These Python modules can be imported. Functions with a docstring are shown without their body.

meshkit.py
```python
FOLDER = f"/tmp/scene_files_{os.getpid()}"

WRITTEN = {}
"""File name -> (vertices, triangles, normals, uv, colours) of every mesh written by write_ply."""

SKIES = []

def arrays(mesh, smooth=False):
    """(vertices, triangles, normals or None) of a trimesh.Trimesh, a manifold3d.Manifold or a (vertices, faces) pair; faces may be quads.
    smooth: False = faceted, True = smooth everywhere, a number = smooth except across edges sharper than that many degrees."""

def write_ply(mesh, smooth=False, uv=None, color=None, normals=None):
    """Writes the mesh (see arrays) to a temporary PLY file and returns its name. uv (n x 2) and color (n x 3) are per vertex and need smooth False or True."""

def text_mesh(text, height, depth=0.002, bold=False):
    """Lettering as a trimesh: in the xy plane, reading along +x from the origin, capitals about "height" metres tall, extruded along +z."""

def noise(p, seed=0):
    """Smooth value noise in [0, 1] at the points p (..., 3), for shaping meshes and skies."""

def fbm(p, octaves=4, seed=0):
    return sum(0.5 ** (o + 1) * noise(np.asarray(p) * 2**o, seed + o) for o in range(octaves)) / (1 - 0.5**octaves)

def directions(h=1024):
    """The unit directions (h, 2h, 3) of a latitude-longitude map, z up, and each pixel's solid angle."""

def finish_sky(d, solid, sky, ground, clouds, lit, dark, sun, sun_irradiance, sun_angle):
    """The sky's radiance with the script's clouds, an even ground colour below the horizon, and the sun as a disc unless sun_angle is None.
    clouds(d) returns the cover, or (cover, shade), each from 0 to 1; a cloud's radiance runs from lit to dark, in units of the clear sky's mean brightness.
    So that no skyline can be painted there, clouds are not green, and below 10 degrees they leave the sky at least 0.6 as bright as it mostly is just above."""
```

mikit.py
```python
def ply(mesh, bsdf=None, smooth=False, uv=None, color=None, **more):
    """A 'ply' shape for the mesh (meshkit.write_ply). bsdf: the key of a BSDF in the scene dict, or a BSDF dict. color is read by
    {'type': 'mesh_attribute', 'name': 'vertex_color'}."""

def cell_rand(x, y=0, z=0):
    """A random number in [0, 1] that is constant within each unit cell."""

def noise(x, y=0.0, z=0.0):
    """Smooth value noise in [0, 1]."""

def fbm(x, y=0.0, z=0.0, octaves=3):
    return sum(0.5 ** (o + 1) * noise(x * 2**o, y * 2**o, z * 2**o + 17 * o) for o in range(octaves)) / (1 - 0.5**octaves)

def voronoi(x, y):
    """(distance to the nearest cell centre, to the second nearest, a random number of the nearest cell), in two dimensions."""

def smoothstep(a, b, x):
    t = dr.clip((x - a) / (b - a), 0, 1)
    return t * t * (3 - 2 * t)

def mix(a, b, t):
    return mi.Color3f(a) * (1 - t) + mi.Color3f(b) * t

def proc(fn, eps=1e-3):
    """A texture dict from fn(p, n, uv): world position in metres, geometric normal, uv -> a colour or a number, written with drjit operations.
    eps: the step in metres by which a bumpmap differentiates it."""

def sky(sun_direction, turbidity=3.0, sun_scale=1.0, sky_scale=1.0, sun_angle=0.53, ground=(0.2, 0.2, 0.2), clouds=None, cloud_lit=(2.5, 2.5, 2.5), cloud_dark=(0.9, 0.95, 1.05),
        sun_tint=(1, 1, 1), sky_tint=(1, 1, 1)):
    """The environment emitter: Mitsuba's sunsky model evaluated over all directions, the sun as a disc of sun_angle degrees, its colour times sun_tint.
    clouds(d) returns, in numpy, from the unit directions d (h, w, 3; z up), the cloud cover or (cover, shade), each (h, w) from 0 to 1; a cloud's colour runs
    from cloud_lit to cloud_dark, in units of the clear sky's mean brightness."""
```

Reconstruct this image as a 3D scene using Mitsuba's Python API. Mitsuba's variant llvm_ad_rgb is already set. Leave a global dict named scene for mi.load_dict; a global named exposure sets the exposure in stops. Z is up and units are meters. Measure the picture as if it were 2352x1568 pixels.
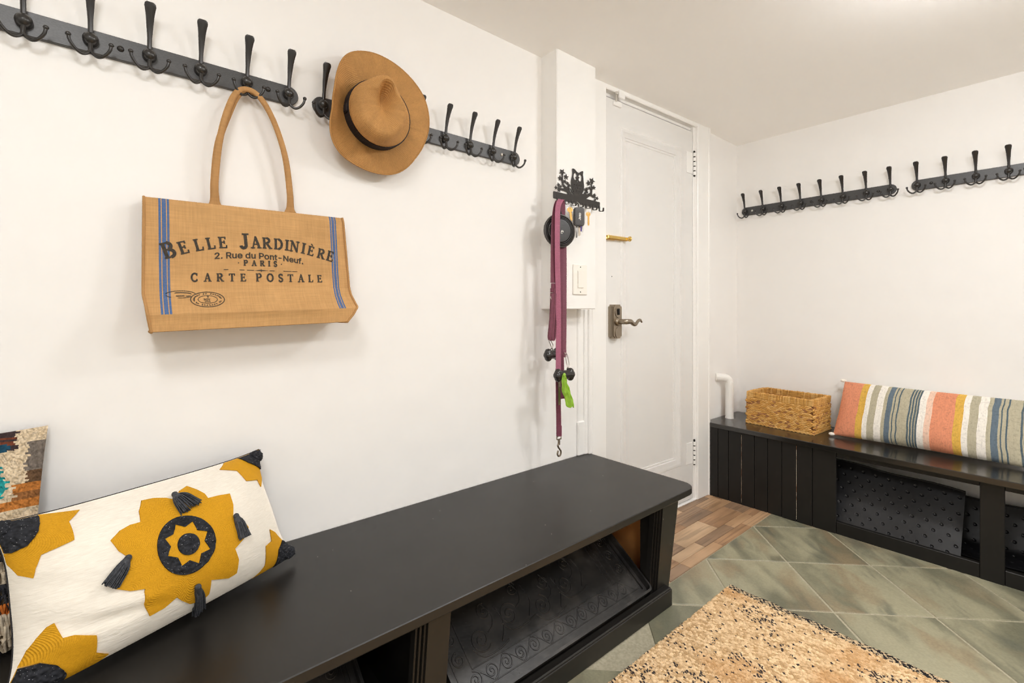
import math, random
import numpy as np, trimesh, shapely
import shapely.geometry as sg
import shapely.ops
import shapely.affinity as sa
import mitsuba as mi, drjit as dr
import mikit, meshkit
from mikit import proc, noise, fbm, voronoi, cell_rand, smoothstep, mix

T = mi.ScalarTransform4f
rng = np.random.default_rng(7)
random.seed(7)
scene, labels = {}, {}
PI = math.pi

# ---------------------------------------------------------------- camera, lights, exposure
CAM_H = 1.02
AIM = math.radians(49.716)                     # direction of view, seen from above, from +x
scene['camera'] = {'type': 'perspective', 'fov': 94.525, 'fov_axis': 'x', 'near_clip': 0.02, 'far_clip': 60.0,
                   'principal_point_offset_y': (784.0 - 711.0) / 1568.0,
                   'to_world': T().look_at(origin=[0, 0, CAM_H], target=[math.cos(AIM), math.sin(AIM), CAM_H], up=[0, 0, 1])}
exposure = 1.60
LAMP = (1.0, 1.0, 1.0)
LAMPS = [(1.66, 0.06, 0.14, 20.0), (-0.20, 0.22, 0.17, 10.0), (1.10, -0.85, 0.20, 14.5), (-0.40, -0.95, 0.20, 14.5)]   # x, y, radius, radiance

# ---------------------------------------------------------------- helpers
def lin(r, g, b):
    return tuple(round(((c / 255) / 12.92 if c / 255 < .04045 else ((c / 255 + .055) / 1.055) ** 2.4), 4) for c in (r, g, b))

def pbr(key, color, rough=.5, bump=None, bscale=1.0, eps=1e-3, **kw):
    if callable(color):
        col = proc(color)
    else:
        col = {'type': 'rgb', 'value': list(color)}
    b = {'type': 'principled', 'base_color': col, 'roughness': rough, **kw}
    if bump is not None:
        b = {'type': 'bumpmap', 'texture': proc(bump, eps), 'scale': bscale, 'bsdf': b}
    scene[key] = {'type': 'twosided', 'bsdf': b}
    return key

def free(key):
    if key not in scene and key not in labels:
        return key
    i = 1
    while f'{key}_{i:03d}' in scene or f'{key}_{i:03d}' in labels:
        i += 1
    return f'{key}_{i:03d}'

def thing(name, label, cat, group=None):
    key = free(name)
    labels[key] = {'label': label, 'category': cat}
    if group:
        labels[key]['group'] = group
    return key

def struct(name, label=None):
    labels[name] = {'kind': 'structure'}
    if label:
        labels[name]['label'] = label
    return name

def put(key, mesh, bsdf, smooth=False, uv=None, label=None, kind=None, **kw):
    if key in scene:
        key = free(key)
    scene[key] = mikit.ply(mesh, bsdf, smooth=smooth, uv=uv, **kw)
    if label or kind:
        labels.setdefault(key, {})
        if label:
            labels[key]['label'] = label
        if kind:
            labels[key]['kind'] = kind
    return key

def again(key, src, tf=None):
    """the same ply dict under another key"""
    key = free(key)
    scene[key] = {**scene[src]}
    if tf is not None:
        scene[key]['to_world'] = tf
    return key

def cat(ms):
    return trimesh.util.concatenate([m if isinstance(m, trimesh.Trimesh) else trimesh.Trimesh(m[0], m[1], process=False) for m in ms])

def hullp(pts):
    return trimesh.convex.convex_hull(np.asarray(pts, float))

def box(lo, hi, c=.002):
    lo, hi = np.minimum(lo, hi).astype(float), np.maximum(lo, hi).astype(float)
    c = min(c, *( (hi - lo) * .45))
    if c <= 1e-5:
        m = trimesh.creation.box(hi - lo)
        m.apply_translation((lo + hi) / 2)
        return m
    p = []
    for s in np.ndindex(2, 2, 2):
        q = np.where(np.array(s), hi, lo)
        d = np.where(np.array(s), -1, 1)
        for k in range(3):
            r = q + d * c
            r[k] = q[k]
            p.append(r)
    return hullp(p)

def prism(poly, z0, z1, c=.0015):
    """convex polygon extruded, with a chamfered top edge"""
    P = sg.Polygon(poly)
    q = P.buffer(-c, join_style=2)
    a = np.array(P.exterior.coords)[:-1]
    b = np.array(q.exterior.coords)[:-1]
    return hullp(np.vstack([np.c_[a, np.full(len(a), z0)], np.c_[a, np.full(len(a), z1 - c)], np.c_[b, np.full(len(b), z1)]]))

def grid(P, closed_u=False, closed_v=False):
    """(vertices, triangles) of a grid of points (n, m, 3)"""
    n, m = P.shape[:2]
    i, j = np.meshgrid(np.arange(n if closed_u else n - 1), np.arange(m if closed_v else m - 1), indexing='ij')
    a, b, c, d = i * m + j, ((i + 1) % n) * m + j, ((i + 1) % n) * m + (j + 1) % m, i * m + (j + 1) % m
    f = np.stack([a, b, c, d], -1).reshape(-1, 4)
    return P.reshape(-1, 3), np.vstack([f[:, [0, 1, 2]], f[:, [0, 2, 3]]])

def sweep(path, rx, ry=None, wdir=None, n=10, cap=True, closed=False):
    """elliptical tube along a path; rx along wdir, ry across; radii may vary"""
    p = np.asarray(path, float)
    k = len(p)
    rx = np.broadcast_to(rx, (k,)).astype(float)
    ry = rx if ry is None else np.broadcast_to(ry, (k,)).astype(float)
    t = np.gradient(p, axis=0) if not closed else np.roll(p, -1, 0) - np.roll(p, 1, 0)
    t /= np.linalg.norm(t, axis=1, keepdims=True) + 1e-12
    if wdir is None:
        a = np.zeros_like(p)
        w = np.cross(t[0], [0, 0, 1.0] if abs(t[0][2]) < .9 else [1.0, 0, 0])
        for i in range(k):
            w = w - t[i] * (w @ t[i])
            w /= np.linalg.norm(w) + 1e-12
            a[i] = w
    else:
        a = np.broadcast_to(np.asarray(wdir, float), p.shape).copy()
        a -= t * np.sum(a * t, axis=1, keepdims=True)
        a /= np.linalg.norm(a, axis=1, keepdims=True) + 1e-12
    b = np.cross(t, a)
    th = np.arange(n) * 2 * PI / n
    V = p[:, None] + rx[:, None, None] * np.cos(th)[None, :, None] * a[:, None] + ry[:, None, None] * np.sin(th)[None, :, None] * b[:, None]
    v, f = grid(V, closed_u=closed, closed_v=True)
    if cap and not closed:
        v = np.vstack([v, p[:1], p[-1:]])
        j = np.arange(n)
        f = np.vstack([f, np.stack([(j + 1) % n, j, j * 0 + k * n], 1), np.stack([(k - 1) * n + j, (k - 1) * n + (j + 1) % n, j * 0 + k * n + 1], 1)])
    m = trimesh.Trimesh(v, f, process=False)
    return m

def ribbon(path, wdir, w, t):
    """flat webbing: a rectangular section swept along a path"""
    p = np.asarray(path, float)
    k = len(p)
    tn = np.gradient(p, axis=0)
    tn /= np.linalg.norm(tn, axis=1, keepdims=True) + 1e-12
    a = np.broadcast_to(np.asarray(wdir, float), p.shape).copy()
    a -= tn * np.sum(a * tn, axis=1, keepdims=True)
    a /= np.linalg.norm(a, axis=1, keepdims=True)
    b = np.cross(tn, a)
    w = np.broadcast_to(w, (k,))[:, None]
    V = np.stack([p + a * w / 2 + b * t / 2, p - a * w / 2 + b * t / 2, p - a * w / 2 - b * t / 2, p + a * w / 2 - b * t / 2], 1)
    v, f = grid(V, closed_v=True)
    f = np.vstack([f, [[0, 1, 2], [0, 2, 3]], np.array([[0, 2, 1], [0, 3, 2]]) + (k - 1) * 4])
    return trimesh.Trimesh(v, f, process=False)

def bez(pts, n=24):
    """smooth curve through points (Catmull-Rom)"""
    p = np.asarray(pts, float)
    p = np.vstack([2 * p[0] - p[1], p, 2 * p[-1] - p[-2]])
    out = []
    per = max(2, n // (len(p) - 3))
    for i in range(1, len(p) - 2):
        for s in np.linspace(0, 1, per, endpoint=False):
            a, b, c, d = p[i - 1], p[i], p[i + 1], p[i + 2]
            out.append(.5 * (2 * b + (c - a) * s + (2 * a - 5 * b + 4 * c - d) * s ** 2 + (3 * b - a - 3 * c + d) * s ** 3))
    out.append(p[-2])
    return np.array(out)

def ball(c, r, sub=2, sc=(1, 1, 1)):
    m = trimesh.creation.icosphere(subdivisions=sub, radius=1.0)
    m.vertices = m.vertices * np.asarray(sc) * r + np.asarray(c)
    return m

def cyl(a, b, r, n=20):
    return sweep([a, b], r, n=n)

def lathe(prof, n=40):
    """profile (r, h) turned about z"""
    p = np.asarray(prof, float)
    th = np.arange(n) * 2 * PI / n
    V = np.stack([p[:, 0][:, None] * np.cos(th), p[:, 0][:, None] * np.sin(th), np.broadcast_to(p[:, 1][:, None], (len(p), n))], -1)
    v, f = grid(V, closed_v=True)
    return trimesh.Trimesh(v, f, process=False)

def place(m, M):
    m = m.copy()
    m.apply_transform(M)
    return m

def frame(o, x, y, z):
    M = np.eye(4)
    M[:3, 0], M[:3, 1], M[:3, 2], M[:3, 3] = x, y, z, o
    return M

def flat(poly, t, fine=None):
    """shapely polygon(s) extruded from 0 to t"""
    ms = []
    for g in getattr(poly, 'geoms', [poly]):
        if g.area > 1e-9:
            ms.append(trimesh.creation.extrude_polygon(g, t, engine='earcut'))
    m = cat(ms)
    if fine:
        v, f = trimesh.remesh.subdivide_to_size(m.vertices, m.faces, fine, max_iter=14)
        m = trimesh.Trimesh(v, f, process=False)
    return m

def spline_poly(pts, n=4):
    return sg.Polygon(bez(list(pts) + [pts[0]], n * len(pts))).buffer(0)

# ---------------------------------------------------------------- materials
def spots(p, f, th):
    d, _, r = voronoi(p.x * f, p.y * f + p.z * f * .73)
    return dr.select((d < .02 + .06 * (r - .95)) & (r > th), mi.Float(1), mi.Float(0))

def plaster(base, amt=.035):
    def fn(p, n, uv):
        a = fbm(p.x * 5, p.y * 5, p.z * 5, 3)
        return mi.Color3f(*base) * (1 - amt + 2 * amt * a)
    return fn
def plaster_bump(p, n, uv):
    return .8 * noise(p.x * 15, p.y * 15, p.z * 15)
pbr('m_wall', (.815, .800, .782), .62, plaster_bump, .0026, 2e-3, specular=.3)
pbr('m_ceiling', (.89, .875, .855), .8, specular=.2)
pbr('m_trim', (.80, .79, .77), .38, lambda p, n, uv: noise(p.x * 45, p.y * 45, p.z * 30), .0007)
pbr('m_door', (.70, .69, .675), .38)
pbr('m_dark', (.01, .009, .008), .9)

def bench_col(p, n, uv):
    a = fbm(p.x * 8, p.y * 8, p.z * 8, 3)
    c = mix((.0085, .0078, .007), (.0135, .0122, .011), a)
    return mix(c, (.55, .52, .47), spots(p, 30, .975))
pbr('m_bench', bench_col, .36, lambda p, n, uv: noise(p.x * 130, p.y * 130, p.z * 130), .00014, 5e-4, specular=.42)
pbr('m_bench_front', bench_col, .42, specular=.3)
pbr('m_bench_gloss', bench_col, .17, lambda p, n, uv: fbm(p.x * 30, p.y * 30, p.z * 30, 2), .0002, 1e-3, specular=.8)

def metal_black(p, n, uv):
    return mix((.036, .036, .0375), (.050, .050, .0515), noise(p.x * 400, p.y * 400, p.z * 400))
pbr('m_rail', metal_black, .42, specular=.6)
pbr('m_hook', (.013, .0115, .0105), .3, specular=.65)
pbr('m_steel', (.72, .70, .66), .28, metallic=1.0)
pbr('m_nickel', (.32, .27, .21), .34, metallic=1.0)
pbr('m_brass', (.80, .55, .17), .25, metallic=1.0)
pbr('m_key_brass', (.40, .235, .075), .42, metallic=1.0)
pbr('m_plastic_black', (.018, .017, .017), .42)
pbr('m_fob', (.03, .026, .024), .33)
pbr('m_white_plastic', (.80, .77, .71), .3)
pbr('m_white_print', (.82, .80, .76), .6)

# grey-green slate tile with rusty clouds; every tile has clouds of its own
R2 = math.sqrt(.5)
TILE, TX, TY = .3195, 2.087, .741
def tile_col(p, n, uv):
    a = ((p.x - TX) + (p.y - TY)) * R2 / TILE
    b = ((p.y - TY) - (p.x - TX)) * R2 / TILE
    s = cell_rand(dr.floor(a), dr.floor(b), 3) * 40
    x, y = (p.x + p.y) * 3.6 + s, (p.y - p.x) * 8.5 - s
    w = fbm(x * .8, y * .8, s, 3)
    f1 = fbm(x * .55 + 1.8 * w, y * .55 + 1.4 * w, s, 4)
    f2 = fbm(x * 1.1 - 1.5 * w, y * .8 + w, s + 9, 4)
    c = mix((.140, .138, .094), (.325, .305, .208), smoothstep(.32, .68, f1))
    c = mix(c, (.255, .190, .115), .65 * smoothstep(.50, .74, f2))
    c = mix(c, (.105, .110, .085), .7 * smoothstep(.54, .78, fbm(x * .9 + 3, y * 1.3 - 2 * w, s + 20, 4)))
    return c * (.93 + .14 * noise(p.x * 220, p.y * 220, 1))
pbr('m_tile', tile_col, .42, lambda p, n, uv: fbm(p.x * 22, p.y * 22, 0, 4), .0016, 1e-3, specular=.4)
pbr('m_grout', lambda p, n, uv: mix((.30, .275, .195), (.40, .365, .27), noise(p.x * 200, p.y * 200)), .85)
def plank_col(k, lo, hi):
    def fn(p, n, uv):
        y = p.y * 60 + k * 7 + .8 * noise(p.x * 9, p.y * 40, k)
        g = fbm(p.x * 5 + k * 3.1, y, k, 4)
        c = mix(lo, hi, smoothstep(.2, .8, .5 * g + .5 * noise(p.x * 9 + k, p.y * 16, 4)))
        c = mix(c, tuple(.45 * v for v in lo), .35 * smoothstep(.62, .8, noise(p.x * 5 + k, p.y * 120, 3)))
        return c * (.8 + .4 * fbm(p.x * 9 + k * 5, p.y * 13, 8, 3))
    return fn
PLK = [((.33, .195, .105), (.45, .285, .165)), ((.185, .115, .070), (.29, .185, .115)), ((.25, .140, .075), (.38, .225, .125)), ((.41, .265, .155), (.54, .375, .235))]
for k, (a, b) in enumerate(PLK):
    pbr(f'm_plank_{k}', plank_col(k, a, b), .45, lambda p, n, uv: fbm(p.x * 12, p.y * 130, 0, 3), .0005)
def raw_wood(p, n, uv):
    g = fbm(p.x * 14, p.y * 14 + .4 * noise(p.x * 3, p.z * 3), p.z * 2.5, 4)
    return mix((.30, .11, .028), (.58, .27, .085), g)
pbr('m_raw_wood', raw_wood, .5)

def jute_weave(base, dark, f=520., ax='xz'):
    def fn(p, n, uv):
        a, b = uv.x * f, uv.y * f
        w = .5 + .5 * dr.sin(a * 6.2832 / 1.0) * dr.sin(b * 6.2832 / 1.0)
        th = noise(uv.x * 30, uv.y * 600, 1) * .5 + noise(uv.x * 600, uv.y * 30, 2) * .5
        c = mix(dark, base, .25 + .5 * th + .25 * w)
        return c * (.9 + .2 * fbm(uv.x * 25, uv.y * 25, 3, 3))
    return fn
def weave_bump(f):
    return lambda p, n, uv: .5 + .5 * dr.sin(uv.x * f * 6.2832) * dr.sin(uv.y * f * 6.2832) + .8 * noise(uv.x * f * .3, uv.y * f * 1.5, 1)

# ---------------------------------------------------------------- the room
YA, XC, ZC = 1.357, 2.92, 2.02
XW, YW = -1.75, -2.1
struct('wall_left', 'white plastered wall with the hook rails and the bag')
put('wall_left', box((XW - .1, YA, -.05), (1.585, YA + .1, ZC + .05), 0), 'm_wall')
struct('wall_right', 'white wall above the low black bench')
put('wall_right', box((XC, YW, -.05), (XC + .1, 1.5, ZC + .05), 0), 'm_wall')
struct('wall_door', 'short white wall between the door casing and the corner')
put('wall_door', box((2.50, 1.317, -.05), (XC + .1, 1.46, ZC + .05), 0), 'm_wall')
struct('wall_unseen_back')
put('wall_unseen_back', box((XW - .1, YW - .1, -.05), (XC + .1, YW, ZC + .05), 0), 'm_wall')  # out of view, position assumed; white so that it bounces light
struct('wall_unseen_behind')
put('wall_unseen_behind', box((XW - .1, YW, -.05), (XW, YA + .1, ZC + .05), 0), 'm_wall')  # also unseen at an assumed distance, returns light to the room
struct('ceiling', 'plain white ceiling')
put('ceiling', box((XW - .1, YW - .1, ZC), (XC + .1, 1.6, ZC + .08), 0), 'm_ceiling')

# boxed chase on the wall, with the switch and the owl rack
struct('trim_3', 'white boxed chase on the wall with a light switch')
put('trim_3', box((1.302, 1.27, 1.022), (1.531, YA + .01, ZC + .01), .003), 'm_trim', smooth=30)
# old moulded strip below the chase
struct('trim_2', 'bumpy painted strip below the boxed chase')
mm = []
for x0, x1, y in ((1.512, 1.548, 1.350), (1.546, 1.566, 1.342), (1.564, 1.582, 1.332)):
    mm.append(box((x0, y, .40), (x1, YA + .005, 1.0225), .003))
mm.append(box((1.508, 1.344, .40), (1.584, YA + .002, .545), .004))
put('trim_2', cat(mm), 'm_trim', smooth=30)

# door wall, turned a little out of the wall plane
DE = np.array([.99898, -.04513, 0.0])
DN = np.array([.04513, .99898, 0.0])      # into the wall
DM = frame((1.58, 1.33, 0), DE, DN, (0, 0, 1))
def dbox(s0, s1, d0, d1, z0, z1, c=.002):
    return place(box((s0, d0, z0), (s1, d1, z1), c), DM)
struct('trim_1', 'white painted door casing')
put('trim_1', dbox(0, .092, 0, .13, 0, ZC + .01, .003), 'm_trim', smooth=30)
put('trim_1__casing', dbox(.822, .932, -.002, .13, 0, ZC + .01, .004), 'm_trim', smooth=30)
put('trim_1__casing_bead', dbox(.926, .944, -.006, .1, 0, ZC + .01, .003), 'm_trim', smooth=30)
put('trim_1__head', dbox(.085, .83, .0, .13, 1.999, ZC + .01, .003), 'm_trim', smooth=30)
put('trim_1__stop', dbox(.800, .824, .012, .13, 0, 2.0, .002), 'm_trim', smooth=30)
put('trim_1__stop_001', dbox(.085, .81, .030, .13, 1.985, 2.0, .002), 'm_trim', smooth=30)
put('trim_1__threshold', dbox(.085, .83, .004, .13, -.012, .006, .002), 'm_trim')
struct('wall_door_cavity')
put('wall_door_cavity', dbox(-.02, 1.0, .13, .15, -.02, ZC + .02, 0), 'm_wall')

# door: frame of stiles and rails round a recessed panel with a stepped moulding
struct('door_1', 'white single panel door')
S0, S1, Z0, Z1 = .096, .797, .012, 1.972
A0, A1, B0, B1 = .209, .688, .207, 1.855
D0 = .015
dm = [dbox(S0, A0, D0, D0 + .04, Z0, Z1, .0004), dbox(A1, S1, D0, D0 + .04, Z0, Z1, .0004),
      dbox(A0 - .001, A1 + .001, D0, D0 + .04, Z0, B0, .0004), dbox(A0 - .001, A1 + .001, D0, D0 + .04, B1, Z1, .0004)]
put('door_1', cat(dm), 'm_door', smooth=30)
put('door_1__panel', dbox(A0 - .005, A1 + .005, D0 + .0125, D0 + .030, B0 - .005, B1 + .005, 0), 'm_door')
prof = [(-.004, .001), (-.003, -.002), (0, -.006), (.006, -.007), (.013, -.005), (.017, .001), (.026, .006), (.034, .010), (.036, .016), (.045, .018), (.047, .0235), (.05, .026)]
ring = []
for o, d in prof:
    d = d * (.55 if d > 0 else .5)
    ring.append([(A0 + o, D0 + d, B0 + o), (A1 - o, D0 + d, B0 + o), (A1 - o, D0 + d, B1 - o), (A0 + o, D0 + d, B1 - o)])
v, f = grid(np.array(ring), closed_v=True)
put('door_1__moulding', place(trimesh.Trimesh(v, f, process=False), DM), 'm_door', smooth=25)
for k, z in enumerate((1.80, .255)):
    h = free('door_1__hinge')
    put(h, cat([dbox(.738, .797, D0 - .003, D0, z - .055, z + .058, .001)]), 'm_trim', label='painted hinge of the white door')
    for q in range(5):
        zz = z - .06 + q * .025
        put(h + '__knuckle', place(cyl((.806, D0 - .007, zz), (.806, D0 - .007, zz + .019), .0085, 14), DM), 'm_trim', smooth=40)
    put(h + '__pin', place(cyl((.806, D0 - .005, z - .066), (.806, D0 - .005, z + .070), .0055, 10), DM), 'm_dark', smooth=40)
# lever lock
lk = 'door_1__lock'
pl = sg.box(-.030, -.068, .030, .068).buffer(.0, join_style=1).union(sg.box(-.021, -.076, .021, .076))
pl = pl.buffer(.006).buffer(-.006)
FR = frame((1.58, 1.33, 0), DE, (0, 0, 1), -DN) @ np.block([[np.eye(3), np.array([[.150], [.967], [-D0]])], [np.zeros((1, 3)), np.ones((1, 1))]])
def stepped(poly, hs):
    return cat([place(flat(poly.buffer(-o), t), frame((0, 0, z), (1, 0, 0), (0, 1, 0), (0, 0, 1))) for o, z, t in hs])
put(lk, place(stepped(pl, [(0, 0, .026), (.003, .026, .004)]), FR), 'm_nickel', smooth=30, label='brushed nickel lock plate with a curved lever')
put(lk + '__keypad', place(flat(sa.translate(sg.Point(0, 0).buffer(1), 0, 0).buffer(0) and sa.scale(sg.Point(0, .043).buffer(.019), 1, 1.25), .0325), FR), 'm_nickel', smooth=30)
put(lk + '__thumb_turn', place(cat([box((-.004, .030, .032), (.004, .058, .040), .002), ball((0, .05, .033), .006, 2)]), FR), 'm_dark', smooth=30)
put(lk + '__lower_boss', place(flat(sa.scale(sg.Point(0, -.05).buffer(.018), 1, 1.3), .0325), FR), 'm_nickel', smooth=30)
put(lk + '__rose', place(lathe([(0, .0), (.019, .0), (.019, .036), (.014, .042), (.0, .044)], 28), FR), 'm_nickel', smooth=35)
lev = bez([(0, 0, .035), (.0, 0, .062), (.012, .0, .074), (.040, .0, .076), (.060, -.010, .075), (.085, -.012, .073), (.108, .002, .071), (.130, .006, .069), (.145, -.004, .068)], 40)
lev[:, 0] *= .84
lr = np.interp(np.linspace(0, 1, len(lev)), [0, .2, .45, .8, 1], [.011, .012, .010, .007, .0045])
put(lk + '__lever', place(sweep(lev, lr, lr * .75, n=14), FR), 'm_nickel', smooth=50)
# brass door guard
bg = 'door_1__door_guard'
put(bg, cat([dbox(.100, .238, -.004, .012, 1.335, 1.352, .003), dbox(.092, .150, -.001, .016, 1.332, 1.345, .002)]), 'm_brass', smooth=30, label='brass swing bar door guard')
put(bg + '__knob', place(cat([ball((.246, -.005, 1.346), .012, 2, (.5, 1, 1)), cyl((.225, -.004, 1.3445), (.246, -.004, 1.346), .006, 12)]), DM), 'm_brass', smooth=40)
# small latch at the head of the door
lt = 'door_1__head_latch'
put(lt, cat([dbox(.150, .205, .006, .016, 1.944, 1.968, .002), dbox(.170, .212, -.008, .004, 1.978, 2.012, .003)]), 'm_trim', smooth=30, label='white surface latch at the head of the door')
put(lt + '__bolt', place(cat([cyl((.158, .0, 1.958), (.158, .0, 1.992), .004, 12), ball((.158, .0, 1.995), .009, 2)]), DM), 'm_steel', smooth=40)
for z in (1.17, 1.03):
    put('door_1__screw_hole', place(cyl((.145, D0 - .0006, z), (.145, D0 + .004, z), .0022, 10), DM), 'm_dark')

# floor: grout bed, slate tiles laid on the diagonal, wood-look planks before the door
struct('floor', 'floor of grey green slate tiles')
put('floor', box((XW - .1, YW - .1, -.06), (XC + .1, 1.5, -.0022), 0), 'm_grout')
SEAM, WX = .966, 1.20
room = sg.Polygon([(XW, YW), (XC, YW), (XC, SEAM), (WX, SEAM), (WX, YA), (XW, YA)])
e1, e2 = np.array([R2, R2]), np.array([-R2, R2])
tk = 0
for i in range(-14, 12):
    for j in range(-14, 14):
        o = np.array([TX, TY]) + TILE * (i * e1 + j * e2)
        g = .0038
        q = sg.Polygon([o + g * (e1 + e2), o + (TILE - g) * e1 + g * e2, o + (TILE - g) * (e1 + e2), o + g * e1 + (TILE - g) * e2]).intersection(room)
        for q in getattr(q, 'geoms', [q]):
            if q.area < 1e-3 or q.geom_type != 'Polygon':
                continue
            if q.convex_hull.area > q.area * 1.02:
                continue
            put('floor__tile', prism(np.array(q.exterior.coords)[:-1], -.008, .0 + .0006 * rng.random(), .0022), 'm_tile', smooth=20)
# planks: (row y0, joints)
rows = [(.9675, .0480, [1.20, 1.60, 1.746, 2.019, 2.297, 2.56]), (1.0155, .0490, [1.20, 1.455, 1.746, 1.95, 2.225, 2.42, 2.56]), (1.0645, .0990, [1.20, 1.30, 1.60, 1.877, 2.163, 2.42, 2.56]), (1.1635, .0490, [1.20, 1.49, 1.775, 2.060, 2.317, 2.56]), (1.2125, .0500, [1.20, 1.40, 1.69, 1.98, 2.317, 2.50, 2.56]), (1.2625, .0990, [1.20, 1.36, 1.65, 1.93, 2.20, 2.47, 2.56])]
pk = [3, 1, 0, 2, 0, 0, 2, 3, 1, 0, 2, 3, 0, 1, 3, 2, 1, 0, 3, 2, 1, 0, 2, 3]
n = 0
for y0, hh, xs in rows:
    for a, b in zip(xs[:-1], xs[1:]):
        put('floor__plank', box((a + .0008, y0 + .0008, -.008), (b - .0008, y0 + hh - .0006, .0008), .0012), f'm_plank_{pk[n % len(pk)]}')
        n += 1

# unseen ceiling lamps lighting the room; the two at the back are added fill
for k, (x, y, r, rad) in enumerate(LAMPS):
    t = thing('unseen_ceiling_lamp', ['unseen ceiling lamp lighting the door and the right side', 'unseen ceiling lamp lighting the left wall', 'added fill lamp out of view at the back of the room on the right', 'added fill lamp out of view at the back left of the viewer'][k], 'ceiling light')
    put(t + '__base', place(lathe([(0, 0), (r + .02, 0), (r + .02, .018), (r + .006, .022), (0, .022)], 40), frame((x, y, ZC - .022), (1, 0, 0), (0, 1, 0), (0, 0, 1))), 'm_white_plastic', smooth=30)
    dome = place(lathe([(r, 0), (r * .99, -.016), (r * .93, -.034), (r * .82, -.052), (r * .64, -.068), (r * .42, -.079), (r * .2, -.084), (.0001, -.085)], 40), frame((x, y, ZC - .022), (1, 0, 0), (0, 1, 0), (0, 0, 1)))
    put(t + '__diffuser', dome, 'm_white_plastic', smooth=True, emitter={'type': 'area', 'radiance': {'type': 'rgb', 'value': [rad * c for c in LAMP]}})

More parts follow.
